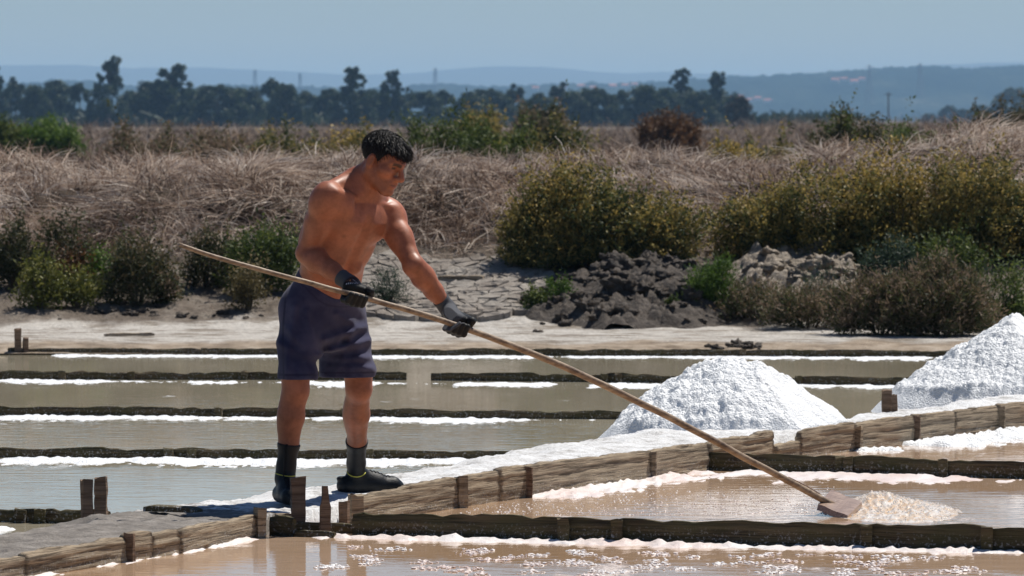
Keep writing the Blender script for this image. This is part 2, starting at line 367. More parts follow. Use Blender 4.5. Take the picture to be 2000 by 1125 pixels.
# --- wood
def wood_mat(name, dark, pale_grain, salt=.0, green=0.0):
    m = M(name); r = m.rnd(); t = m.n('TexCoord'); ad = m.n('VectorMath', operation='ADD'); cb = m.n('CombineXYZ')
    m.l(m.math('MULTIPLY', r, 37.0), cb.inputs[0]); m.l(m.math('MULTIPLY', r, 11.0), cb.inputs[2]); m.l(t.outputs['Object'], ad.inputs[0]); m.l(cb.outputs[0], ad.inputs[1])
    mp = m.n('Mapping'); m.l(ad.outputs[0], mp.inputs[0]); mp.inputs['Scale'].default_value = (1.1, 6, 22)
    g = m.noise(mp.outputs[0], 2.2, 6, .62, 1.1); mp2 = m.n('Mapping'); m.l(ad.outputs[0], mp2.inputs[0]); mp2.inputs['Scale'].default_value = (2, 3, 4)
    mp3 = m.n('Mapping'); m.l(ad.outputs[0], mp3.inputs[0]); mp3.inputs['Scale'].default_value = (1.6, 6, 70); g2 = m.noise(mp3.outputs[0], 2.2, 4, .6, .6); g = m.math('ADD', m.math('MULTIPLY', g, .55), m.math('MULTIPLY', g2, .45))
    b = m.noise(mp2.outputs[0], 2.5, 5, .6); f = m.noise(ad.outputs[0], 90, 4, .7)
    c = m.ramp(g, [(.42, dark), (.52, pale_grain), (.72, tuple(min(1, q*1.5) for q in pale_grain))])  # wood's own grain, dark lines to pale tone
    c = m.mix(m.mrange(b, .3, .7, 0, .55), c, tuple(q*.55 for q in pale_grain))
    if green: c = m.mix(m.mrange(b, .35, .6, 0, green), c, (.09, .10, .035))
    if salt:
        sp = m.n('SeparateXYZ'); m.l(t.outputs['Object'], sp.inputs[0])
        k = m.math('MULTIPLY', m.mrange(f, .56, .64), m.mrange(sp.outputs[2], .075, .0, 0, salt)); c = m.mix(k, c, (.7, .7, .7))
    m.set(c, .85, m.bump(m.math('ADD', g, m.math('MULTIPLY', f, .25)), 1.0, .012)); m.b.inputs['Specular IOR Level'].default_value = .2
    return m.m
WOOD = wood_mat('weathered_plank', (.075, .055, .037), (.36, .285, .20), .6)
WOODG = wood_mat('wet_mossy_board', (.035, .026, .017), (.12, .088, .052), .7, .3)
WOODS = wood_mat('brown_stake', (.10, .062, .042), (.24, .165, .115), .0)
def plank_mesh(name, L, H0, H1, th, mat, seed, drop=.06, wear=.006, grain=.004, nxs=None, nz=24):
    n = nxs or max(4, int(L/.025)); x = np.linspace(0, L, n); t = np.linspace(0, 1, nz)
    topz = np.interp(x, [0, L], [H0, H1]) + wear*fbm(x*6+seed*3.1, seed*1.7, seed=seed) + wear*.6*np.minimum(0, fbm(x*25, seed*2.3, seed=seed+1))*2
    edge = np.interp(x, [0, .015, L-.015, L], [-.006, 0, 0, -.006]); topz = topz+edge
    def side(y0, sgn, amp):
        Z = -drop + (topz+drop)[:, None]*t[None, :]; Xx = x[:, None]+0*Z
        Yy = y0 + sgn*(amp*fbm(Xx*2.0, Z*58 + 1.2*fbm(Xx*2.2, seed*.4, seed=seed+8), seed*.7, seed=seed+5, octv=3) + .004*fbm(Xx*9, Z*9, seed*.3, seed=seed+6) ) - sgn*.006*smooth(.85, 1.0, t)[None, :]
        return np.stack([Xx, Yy, Z], -1)
    a = side(-th/2, -1, grain); b = side(th/2, 1, grain)
    ring = np.concatenate([a, b[:, ::-1]], 1)          # n x 2nz x 3
    k = 2*nz; V = ring.reshape(-1, 3)
    i = np.arange(n-1)[:, None]*k; j = np.arange(k)[None, :]; j2 = (j+1) % k
    F = np.stack([i+j, i+k+j, i+k+j2, i+j2], -1).reshape(-1, 4)
    cap = []
    for base in (0, (n-1)*k):
        for q in range(nz-1): cap.append((base+q, base+q+1, base+k-2-q, base+k-1-q))
    return mesh_np(name, V, np.concatenate([F, np.array(cap)]), mat, True)
def plank(name, p, q, H0, H1, th, mat, seed, parent=None, **kw):
    d = Vector((q[0]-p[0], q[1]-p[1], 0)); L = d.length
    return put(name, plank_mesh(name, L, H0, H1, th, mat, seed, **kw), parent, (p[0], p[1], 0), (0, 0, math.atan2(d.y, d.x)))
def stake_mesh(name, w_, d_, h, mat, seed, point=False, drop=.12, tilt=0.0):
    zs = np.linspace(-drop, h, 14); V = []
    pr = [(-1, -1), (0, -1.04), (1, -1), (1.03, 0), (1, 1), (0, 1.04), (-1, 1), (-1.03, 0)]
    for z in zs:
        f = (z+drop)/(h+drop); s = 1.0
        if point: s = np.interp(z/h, [0, .45, .62, .8, 1], [1, .95, .55, .5, .42])
        for k, (a, b) in enumerate(pr):
            V.append((a*w_/2*s + .004*float(vnoise(z*20, k*1.3, seed, seed=seed)) + tilt*z, b*d_/2 + .003*float(vnoise(z*23, k*1.7, seed+5, seed=seed)), z + (.008*float(vnoise(k*.9, seed, 3, seed=seed)) if f > .98 else 0)))
    n = len(pr); F = [(r*n+k, r*n+(k+1) % n, (r+1)*n+(k+1) % n, (r+1)*n+k) for r in range(len(zs)-1) for k in range(n)]
    l = (len(zs)-1)*n; F += [(l, l+1, l+2, l+7), (l+7, l+2, l+3, l+3), (l+7, l+3, l+4, l+6), (l+6, l+4, l+5, l+5)]
    F2 = [tuple(dict.fromkeys(f)) for f in F]
    me = bpy.data.meshes.new(name); me.from_pydata(V, [], F2); me.materials.append(mat); return me
# --- plank edging of the walkway
edg = tag(empty('plank_edging', wl(0)), 'weathered plank edging with short stakes along the front of the salty walkway', 'edging')
def child(o): o.location = Vector(o.location)-edg.location; o.parent = edg; return o
brk = [(-90, 40, .092, .092), (42, 238, .094, .1), (242, 288, .108, .112), (291, 343, .09, .095), (346, 492, .096, .098), (694, 886, .115, .138), (902, 968, .135, .14), (970, 1019, .152, .15), (1021, 1261, .148, .14), (1264, 1377, .138, .14), (1380, 1505, .135, .155), (1509, 1556, .08, .085), (1559, 1664, .14, .15), (1667, 1779, .145, .15), (1782, 1858, .148, .15), (1861, 1944, .15, .155), (1947, 2090, .16, .15), (2092, 2300, .15, .15)]
for i, (a, b, h0, h1) in enumerate(brk):
    child(plank('plank', wl(a)+Vector((0, 0, 0)), wl(b), h0, h1, .036 + .006*(i % 3), WOOD, 100+i*7, wear=.010, grain=.011))
for i, (x, wpx, h) in enumerate([(240, 7, .11), (495, 17, .125), (541, 26, .085), (660, 12, .105), (682, 26, .125), (889, 21, .135), (1020, 4, .14), (1263, 5, .13), (1666, 14, .125), (1780, 7, .145), (1946, 6, .14)]):
    p = wl(x); W = wpx/480*1.05
    o = put('stake', stake_mesh('stake', W, .04, h, WOOD if i % 3 else WOODS, 300+i), None, p + (-nrm)*.03, (0, 0, math.atan2(dirv.y, dirv.x)*(.5 if wpx > 15 else 1))); child(o)
# --- free standing sluice stakes and boards
def stake(x, y, top, wpx, label, seed, point=False, z0=0.05, tilt=0, rz=.15, d=.03):
    p = G(x, y, z0); s = FPX/p.y; h = (y-top)/s
    o = put('wooden_stake', stake_mesh('wooden_stake', wpx/s, d, h, WOODS, seed, point, tilt=tilt), None, p, (0, 0, rz)); return tag(o, label, 'stake', 'stakes in the salt pans')
stake(170, 1014, 937, 22, 'flat brown board stake beside the left walkway end, front one of the pair', 401, rz=.35)
stake(197, 1004, 932, 24, 'flat brown board stake beside the left walkway end, rear one of the pair', 402, rz=-.1)
stake(582, 1030, 932, 28, 'tall red-brown board stake in front of the man’s rear boot'.replace('’', "'"), 403, z0=.02, d=.04)
stake(635, 1020, 950, 20, 'narrow waisted stake standing between the two boots', 404, True, z0=.05)
stake(1732, 812, 762, 18, 'upright stake between the salt piles, taller of the pair', 405, z0=.12)
stake(1747, 813, 772, 10, 'thin dark stake between the salt piles, shorter of the pair', 406, z0=.12)
stake(35, 684, 642, 13, 'short post at the far left corner of the rear pan', 407, z0=.03, d=.07)
stake(50, 684, 660, 10, 'low stub post at the far left corner of the rear pan', 408, z0=.03, d=.07)
sl_ = tag(empty('sluice', G(600, 1046, 0)), 'low dark sluice boards below the stakes in front of the boots', 'sluice')
for (xa_, xb_, y, h, s) in [(530, 575, 1046, .085, 1), (570, 692, 1040, .045, 2), (578, 655, 1048, .03, 3)]:
    o = plank('board', G(xa_, y, 0), G(xb_, y+2, 0), h, h*.95, .035, WOODG, 440+s); o.location = Vector(o.location)-sl_.location; o.parent = sl_
o = plank('loose_board', G(288, 998, .10), G(388, 1001, .10), .022, .018, .08, WOODG, 450, drop=.004); o.location.z = .105; tag(o, 'loose dark board lying on the walkway with a salt lump on it', 'board')
# --- boards dividing the pans
def divider(name, x0, y0, x1, y1, hpx, label, seed, splits):
    r = empty(name, G(x0, y0, 0)); cuts = [x0]+splits+[x1]
    for i in range(len(cuts)-1):
        a, b = cuts[i]+.8, cuts[i+1]-.8; f = lambda x: y0+(y1-y0)*(x-x0)/(x1-x0)
        p, q = G(a, f(a), 0), G(b, f(b), 0); h = hpx*1.12*p.y/FPX
        o = plank('board', p, q, h, h*(1+.05*math.sin(i*2.1+seed)), .036, WOODG, seed+i*3, wear=.013, grain=.007, nxs=max(12, int((q-p).length/.04))); o.location = Vector(o.location)-r.location; o.parent = r
    for i, x in enumerate(splits + [x0+ (x1-x0)*.37]):
        p = G(x, y0+(y1-y0)*(x-x0)/(x1-x0), 0); h = hpx*p.y/FPX+.006
        o = put('stake', stake_mesh('stake', .045, .03, h, WOODG, seed+50+i), None, p+Vector((0, -.036, 0))-r.location); o.parent = r
    return tag(r, label, 'pan divider', 'boards dividing the salt pans')
divider('pan_divider', 690, 1048, 2080, 1080, 43, 'thick dark board dividing the two nearest right pans, below the rake', 500, [1100, 1690, 1925])
divider('pan_divider', 1381, 918, 2080, 937, 31, 'dark board dividing the right pans, behind the rake head', 520, [1655, 1840])
divider('pan_divider', -60, 893, 1115, 899, 17, 'dark board crossing behind the boots, nearest of the left dividers', 540, [330, 720])
divider('pan_divider', -60, 810, 1255, 819, 15, 'dark board crossing behind the shins, second of the left dividers', 560, [672])
divider('pan_divider', -60, 741, 795, 742, 14.5, 'dark board behind the knees, ending at the gap left of centre', 580, [122, 478])
divider('pan_divider', 842, 743, 1830, 753, 15, 'dark board right of the gap, running behind the front salt pile', 600, [1180, 1560])
divider('pan_divider', 15, 692, 1890, 697, 11.5, 'rearmost dark board at the edge of the muddy shore', 620, [400, 980, 1450])
divider('pan_divider', -60, 1018, 215, 1024, 24, 'broken short board at the left edge below the paired stakes', 640, [80])
# ================================================================== salt
m = M('salt'); p1 = m.pos(); f1 = m.noise(p1, 70, 4, .7); f2 = m.noise(p1, 220, 2, .6); vo = m.n('TexVoronoi'); m.l(p1, vo.inputs['Vector']); vo.inputs['Scale'].default_value = 95
m.set((.90, .915, .93), .5, m.bump(m.math('ADD', m.math('ADD', f1, m.math('MULTIPLY', f2, .3)), m.math('MULTIPLY', vo.outputs[0], -.6)), .8, .014)); m.b.inputs['Subsurface Weight'].default_value = .0
SALT = m.m
m = M('wet_salt'); p1 = m.pos(); f1 = m.noise(p1, 40, 4, .7)
m.set(m.mix(m.mrange(m.noise(m.pos((1, .3, 1)), 3, 4), .35, .65), (.74, .60, .55), (.84, .82, .81)), .4, m.bump(f1, .7, .01)); SALTW = m.m
def salt_strip(a0, a1, width, h, mat, seed, label, toward=None, n=None, lumps=1.5):
    d = (a1-a0); L = d.length; d.normalize(); t = toward or Vector((d.y, -d.x, 0))
    ns = n or int(L/.018); nt_ = 26; s = np.linspace(0, L, ns)[:, None]; q = np.linspace(0, 1, nt_)[None, :]
    wv = width*(.74 + .85*fbm(s*1.1, seed*1.1, seed=seed) + .50*fbm(s*11, seed*2.1, seed=seed+1))
    X = a0.x + d.x*s + t.x*q*width*1.6; Y = a0.y + d.y*s + t.y*q*width*1.6
    qq = q*width*1.6/np.maximum(wv, .05); Z = h*np.minimum(.25+qq*2.6, 1-qq) * (1+.6*fbm(s*5, q*3, seed=seed+2)) + h*lumps*np.abs(fbm(X*22, Y*8, seed=seed+3, octv=3)) - .22*h - h*1.1*smooth(.12, .45, fbm(s*2.1+9, seed*.7, seed=seed+9))
    Z = (Z+.02)*smooth(0, .25, s)*smooth(L, L-.25, s) - .02
    Z = np.where(q > .97, -.02, np.maximum(Z, -.02))
    o = put('salt_crust', mesh_np('salt_crust', np.stack([X+0*Z, Y+0*Z, Z], -1).reshape(-1, 3), grid_faces(ns, nt_), mat))
    return tag(o, label, 'salt', 'salt crusts along the boards')
salt_strip(G(-60, 895, 0), G(1090, 900, 0), .42, .012, SALT, 1, 'white salt crust strip along the nearest left board, behind the boots')
salt_strip(G(-60, 812, 0), G(1240, 820, 0), .36, .010, SALT, 2, 'white salt crust strip along the second left board, behind the shins')
salt_strip(G(-60, 742, 0), G(1820, 754, 0), .44, .009, SALT, 3, 'white salt crust strip along the third left board, behind the knees')
salt_strip(G(60, 693, 0), G(1870, 698, 0), .45, .007, SALT, 4, 'white salt crust strip along the rearmost board, before the muddy shore')
salt_strip(G(540, 1046, 0), G(2080, 1081, 0), .14, .016, SALTW, 5, 'thin salt crust at the foot of the nearest thick board')
salt_strip(G(1385, 919, 0), G(2080, 938, 0), .85, .014, SALTW, 6, 'pinkish salt crust below the board behind the rake')
salt_strip(wl(1000), wl(1380), .20, .018, SALTW, 7, 'salt crust along the foot of the walkway planks, left of the rake')
salt_strip(wl(1590), wl(2200), .30, .028, SALT, 8, 'thick white salt ridge at the foot of the walkway planks on the right')
salt_strip(wl(-80), wl(525), .055, .012, SALTW, 9, 'thin salt line along the front left planks')
salt_strip(G(-60, 1030, 0), G(95, 1036, 0), .3, .02, SALT, 10, 'small salt patch under the broken board at the left edge')
# --- piles
def pile(name, lobes, cx, cy, z0, half, label, seed, res=.0055):
    n = int(2*half/res); g = np.linspace(-half, half, n); X, Y = np.meshgrid(g, g, indexing='ij')
    X = X; Z = np.full_like(X, -.2)
    wx = X + .03*fbm(X*4, Y*4, seed=seed); wy = Y + .03*fbm(X*4+9, Y*4, seed=seed+1)
    acc_ = np.zeros_like(X)
    for (lx, ly, h, r, rn, ex) in lobes:
        dd = np.hypot((wx-lx)/ex, wy-ly); top_ = h*(1-np.sqrt((dd/r)**2+rn**2)+rn*.15) - .7*np.maximum(0, dd-r*.9); acc_ += np.exp(np.clip(top_, -.6, 2)/.022)
    Z = .022*np.log(acc_)
    k = smooth(-.02, .05, Z)
    # clumps of grains
    def lumps(cell, amp, s):
        ix = np.floor(X/cell); iy = np.floor(Y/cell); out = np.zeros_like(X)
        for a in (-1, 0, 1):
            for b in (-1, 0, 1):
                cxn = (ix+a+_h((ix+a).astype(np.int64), (iy+b).astype(np.int64), 1, s))*cell; cyn = (iy+b+_h((ix+a).astype(np.int64), (iy+b).astype(np.int64), 2, s))*cell
                rr = cell*(.35+.55*_h((ix+a).astype(np.int64), (iy+b).astype(np.int64), 3, s))
                out = np.maximum(out, np.sqrt(np.maximum(0, 1-((X-cxn)**2+(Y-cyn)**2)/rr**2))*rr/cell)
        return out*amp
    Z = Z + k*(.022*fbm(X*7, Y*7, seed=seed+4) + lumps(.085, .040, seed)*smooth(-.3, .3, fbm(X*5, Y*5, seed=seed+8)) + lumps(.036, .017, seed+1) + lumps(.017, .010, seed+2))
    dist = (X+cx-wl(1400).x)*nrm.x + (Y+cy-wl(1400).y)*nrm.y
    Z = np.minimum(Z, np.where(dist < .03, -.16, .012 + (dist-.03)*.85 + .02*fbm(X*9, Y*9, seed=seed+11)))
    V = np.stack([X, Y, np.maximum(Z, -.16)], -1).reshape(-1, 3)
    F = grid_faces(n, n); keep = (Z.ravel()[F] > -.155).any(1); F = F[keep]
    u, inv = np.unique(F, return_inverse=True); V = V[u]; F = inv.reshape(-1, 4)
    return tag(put(name, mesh_np(name, V, F, SALT), None, (cx, cy, z0)), label, 'salt pile', 'salt piles on the walkway')
c1 = P(1428, 835, 29.35)
pile('salt_pile', [(0.0, 0, .43, .62, .30, 1.0), (-.24, -.12, .225, .38, .2, 1.0), (.14, -.02, .25, .50, .15, 1.0), (-.40, -.16, .07, .22, .15, 1.1), (.26, -.14, .10, .38, .15, 1.2)], c1.x, c1.y, .125, .85, 'rounded heap of white salt on the walkway, behind the rake pole', 31)
c2 = P(2003, 810, 33.3)
pile('salt_pile', [(0.02, 0, .53, .76, .20, 1.0), (-.24, -.08, .24, .58, .2, 1.0), (.3, 0, .33, .65, .15, 1.0), (-.45, -.12, .08, .34, .2, 1.0)], c2.x, c2.y, .115, 1.05, 'tall heap of white salt cut off by the right edge', 47)
# small lumps lying about
def lump_mesh(name, n, spread, r0, r1, mat, seed, flat=.6, zfun=None, sub=1):
    import bmesh
    bm = bmesh.new(); bmesh.ops.create_icosphere(bm, subdivisions=sub, radius=1); v0 = np.array([v.co[:] for v in bm.verts]); f0 = np.array([[v.index for v in f.verts] for f in bm.faces]); bm.free()
    r = np.random.default_rng(seed); c = spread(r, n); rad = r.uniform(r0, r1, n)*r.uniform(.6, 1, n)
    V = c[:, None, :] + v0[None]*rad[:, None, None]*np.array([1, 1, flat]) * (1+.35*r.standard_normal((n, len(v0), 1)).clip(-1, 1))
    F = f0[None] + (np.arange(n)*len(v0))[:, None, None]
    return mesh_np(name, V.reshape(-1, 3), F.reshape(-1, 3), mat, False)
def flakes(r, n):
    # patches of crystals drifting on the nearest pan
    pts = []
    cl = [(rr[0], rr[1]) for rr in zip(r.uniform(640, 1900, 90), 1062+62*r.beta(1.3, 1.0, 90))]
    while len(pts) < n:
        c = cl[int(r.integers(len(cl)))]
        x = c[0] + r.normal(0, 13); y = c[1] + r.normal(0, 1.6)
        if y < 1064 + (x-600)*.018: continue
        p = G(x, y, .002); pts.append((p.x, p.y, .001))
    return np.array(pts)
fl = put('floating_salt_flakes', lump_mesh('floating_salt_flakes', 1700, flakes, .004, .0125, SALTW, 5, .55)); tag(fl, 'loose salt flakes floating on the nearest pan', 'salt', kind='stuff')
# slurry pushed by the rake
m = M('slurry'); p1 = m.pos(); f1 = m.noise(p1, 60, 4, .7); c = m.mix(m.mrange(m.noise(p1, 14, 3), .4, .62), (.80, .58, .38), (.90, .84, .78)); m.set(c, .08, m.bump(f1, .8, .012)); SLUR = m.m
s0 = G(1742, 998, 0); n1, n2 = 190, 90; u = np.linspace(-.36, .34, n1)[:, None]; v = np.linspace(-.9, .9, n2)[None, :]
e = np.maximum(0, 1-((u/.31)**2+(v/.80)**2)); crest = np.exp(-((v-.35-.2*u)/.35)**2)*np.exp(-((u+.04)/.12)**2)
Z = -.01 + .022*np.sqrt(e) + .05*crest*e + .030*np.abs(fbm(u*30+5, v*9, seed=91, octv=3))*np.sqrt(e)
o = put('salt_slurry', mesh_np('salt_slurry', np.stack([u+0*v, v+0*u, Z], -1).reshape(-1, 3), grid_faces(n1, n2), SLUR), None, (s0.x, s0.y, 0)); tag(o, 'glistening heap of wet salt pushed up beside the rake head', 'salt', kind='stuff')
CRYST = plain('salt_crystal', (.92, .89, .86), .06); CRYST.node_tree.nodes['Principled BSDF'].inputs['Transmission Weight'].default_value = .1
def slur(r, n):
    a = r.normal(0, .15, n)+.01; b = r.normal(.2, .38, n); e_ = np.maximum(0, 1-((a/.31)**2+(b/.80)**2)); cr = np.exp(-((b-.35-.2*a)/.35)**2)*np.exp(-((a+.04)/.12)**2)
    return np.stack([s0.x+a, s0.y+b, -.006+.022*np.sqrt(e_)+.052*cr*e_+.012*r.random(n)*np.sqrt(e_)], -1)
o = put('salt_crystals', lump_mesh('salt_crystals', 1500, slur, .0015, .005, CRYST, 9, .8)); tag(o, 'loose wet salt crystals on the slurry by the rake', 'salt', kind='stuff')
def drift(r, n):
    x = r.uniform(900, 1640, n); y = 952 + (x-900)*-.004 + r.uniform(0, 1, n)**.7*56; ok = y > np.interp(x, [a for a, b in WL], [b for a, b in WL])+6
    pts = [G(a, b, .001) for a, b in zip(x[ok], y[ok])]; return np.array([(p.x, p.y, 0.0) for p in pts] + [(s0.x, s0.y, -.03)]*(n-len(pts)))
o = put('drifting_salt', lump_mesh('drifting_salt', 1300, drift, .002, .0065, SALTW, 19, .6)); tag(o, 'fine salt grains drifting on the pink pan left of the rake', 'salt', kind='stuff')
# ================================================================== grass
def blades(root, dirn, length, width, bend, segs, r, tint, face=None):
    "ribbons: root (n,3), dirn (n,3) unit, bend (n,3) added quadratically"
    n = len(root); t = np.linspace(0, 1, segs+1)
    c = root[:, None, :] + dirn[:, None, :]*(length[:, None]*t)[:, :, None] + bend[:, None, :]*(t**2)[None, :, None]
    side = np.cross(dirn, r.standard_normal((n, 3))+np.array([0, 1.5, 0])); side /= np.linalg.norm(side, axis=1)[:, None]+1e-9
    wv = width[:, None]*(1-.75*t)[None, :]
    a = c - side[:, None, :]*wv[:, :, None]*.5; b = c + side[:, None, :]*wv[:, :, None]*.5
    V = np.stack([a, b], 2).reshape(-1, 3); k = 2*(segs+1)
    j = np.arange(segs)*2; F = np.stack([j, j+1, j+3, j+2], -1)
    F = (np.arange(n)*k)[:, None, None] + F[None]
    return V, F.reshape(-1, 4), np.repeat(tint, k)
def unit(v): return v/(np.linalg.norm(v, axis=1)[:, None]+1e-9)
STRAW = leaf_mat('dry_straw', [(0, (.055, .034, .024)), (.22, (.17, .108, .078)), (.45, (.40, .295, .225)), (.72, (.68, .555, .46)), (1, (.84, .75, .66))], .25, .7)
def grass(name, n, xr, yr, lr, wr, label, seed, up=.6, lay=.8, tintbias=.5, clump=1.0, mat=STRAW, mask=None, segs=3, down=0.0):
    r = np.random.default_rng(seed); X = r.uniform(*xr, n*2); Y = r.uniform(*yr, n*2)
    d = .5+.5*fbm(X*clump, Y*clump, seed=seed) ; keep = r.random(n*2) < np.clip(d*1.25-.1, .05, 1)
    if mask is not None: keep &= r.random(n*2) < mask(X, Y)
    X, Y, d = X[keep][:n], Y[keep][:n], d[keep][:n]; n = len(X)
    root = np.stack([X, Y, terrain(X, Y)-.03], -1)
    flow = np.stack([vnoise(X*1.1, Y*1.1, seed=seed+2), vnoise(X*1.1+7, Y*1.1, seed=seed+3)*.8-.25, np.zeros(n)], -1)
    dv = unit(flow*lay*1.3 + r.standard_normal((n, 3))*[.55, .45, .25] + np.array([0, 0, up]) )
    dv[:, 2] = np.abs(dv[:, 2])*(1) + .05; dv = unit(dv)
    L = r.uniform(*lr, n)*(.6+.8*d); W = r.uniform(*wr, n)
    bend = (flow*.8 + r.standard_normal((n, 3))*.5)*L[:, None]*.55; bend[:, 2] = -np.abs(bend[:, 2])*.6 - L*(.15+down)
    tint = np.clip(tintbias + .27*r.standard_normal(n) + .50*fbm(X*1.5, Y*1.5+4, seed=seed+9), 0, 1)
    V, F, tn = blades(root, dv, L, W, bend, segs, r, tint)
    o = put(name, mesh_np(name, V, F, mat, False, {'tint': tn})); return tag(o, label, 'grass', kind='stuff')
grass('dry_bank_tufts', 20000, (-6, 6), (47.9, 52.4), (.14, .36), (.005, .011), 'upright red-brown dry tufts on the bank', 4, 1.5, .5, .26, 3.2)
REED = leaf_mat('grey_reed', [(0, (.045, .034, .024)), (.25, (.13, .092, .068)), (.55, (.29, .215, .165)), (.85, (.48, .385, .31)), (1, (.62, .52, .43))], .2, .8)
bankmask = lambda X, Y: np.clip(smooth(47.6, 48.4, Y + .5*fbm(X*1.3, 2.2, seed=88)), 0, 1)
grass('dry_bank_grass', 50000, (-6, 6), (47.5, 53.0), (.16, .42), (.006, .014), 'tangled dry straw covering the bank', 1, .6, 1.0, .66, 2.2, mask=bankmask, down=.15)
grass('dry_bank_grass.001', 5000, (-6, 6), (49.6, 52), (.12, .30), (.004, .008), 'upright pale dry stalks along the top of the bank', 2, 1.1, .5, .7, 2.0)
grass('dry_bank_grass.002', 9000, (-6, 6), (47.2, 48.8), (.2, .5), (.004, .008), 'brown twigs low on the bank', 3, .4, 1.0, .2, 1.3, mask=bankmask)
for k, (n, y0, y1, lr, wr) in enumerate([(9000, 60, 90, (.35, .75), (.008, .016)), (20000, 90, 170, (.5, 1.15), (.014, .03)), (22000, 170, 480, (.8, 1.75), (.03, .08))]):
    xm = y1*.105
    grass('field_grass' + ('.%03d' % k if k else ''), n, (-xm, xm), (y0, y1), lr, wr, ['dry grey-brown reeds just behind the bank', 'dry reeds in the middle of the field', 'far dry reeds before the tree row'][k], 20+k, 1.5, .35, .42, [.9, .35, .12][k], segs=2, mat=REED)
TREEU = leaf_mat('far_undergrowth', [(0, (.012, .022, .008)), (.6, (.03, .05, .018)), (1, (.07, .085, .035))], .25)
SCRUB = leaf_mat('field_scrub', [(0, (.03, .032, .018)), (.5, (.09, .09, .042)), (1, (.19, .17, .085))], .25)
grass('field_scrub', 30000, (-14, 14), (62, 140), (.3, .75), (.02, .045), 'low olive-brown scrub across the field', 40, 1.0, .5, .5, .5, mat=SCRUB, segs=2, mask=lambda X, Y: smooth(-.1, .2, fbm(X*.25, Y*.10, seed=55)))
grass('tall_reeds', 9000, (6, 60), (180, 520), (1.3, 2.1), (.03, .07), 'tall pale reeds in the far right of the field', 41, 2.2, .25, .45, .12, mat=REED, segs=2, mask=lambda X, Y: smooth(.036, .055, X/Y)*(X/Y < .11))
grass('far_undergrowth', 9000, (-125, 70), (1120, 1240), (1.8, 4.2), (.5, 1.2), 'dark undergrowth at the foot of the far trees', 42, 1.2, .4, .35, .05, mat=TREEU, segs=2)
grass('shore_litter', 900, (-6, 6), (45.2, 47.6), (.05, .16), (.004, .007), 'scattered dry twigs on the mud', 60, .15, 1.0, .35, 1.3)
# ================================================================== shrubs
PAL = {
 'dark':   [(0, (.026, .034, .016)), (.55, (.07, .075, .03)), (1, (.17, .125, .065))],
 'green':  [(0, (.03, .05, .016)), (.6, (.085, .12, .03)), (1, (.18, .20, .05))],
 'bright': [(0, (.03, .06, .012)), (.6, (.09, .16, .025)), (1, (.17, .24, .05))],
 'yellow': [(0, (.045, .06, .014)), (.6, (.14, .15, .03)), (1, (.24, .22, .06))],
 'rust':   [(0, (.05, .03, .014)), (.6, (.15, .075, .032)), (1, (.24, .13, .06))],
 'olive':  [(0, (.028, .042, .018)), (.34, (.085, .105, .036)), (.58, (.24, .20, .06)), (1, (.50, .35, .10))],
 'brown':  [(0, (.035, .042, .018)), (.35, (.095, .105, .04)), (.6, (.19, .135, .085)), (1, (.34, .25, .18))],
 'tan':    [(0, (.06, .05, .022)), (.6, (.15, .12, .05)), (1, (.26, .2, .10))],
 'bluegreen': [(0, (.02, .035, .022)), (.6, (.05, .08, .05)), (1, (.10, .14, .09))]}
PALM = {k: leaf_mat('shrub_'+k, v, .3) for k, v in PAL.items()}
BARK = plain('shrub_twig', (.09, .07, .05), .9)
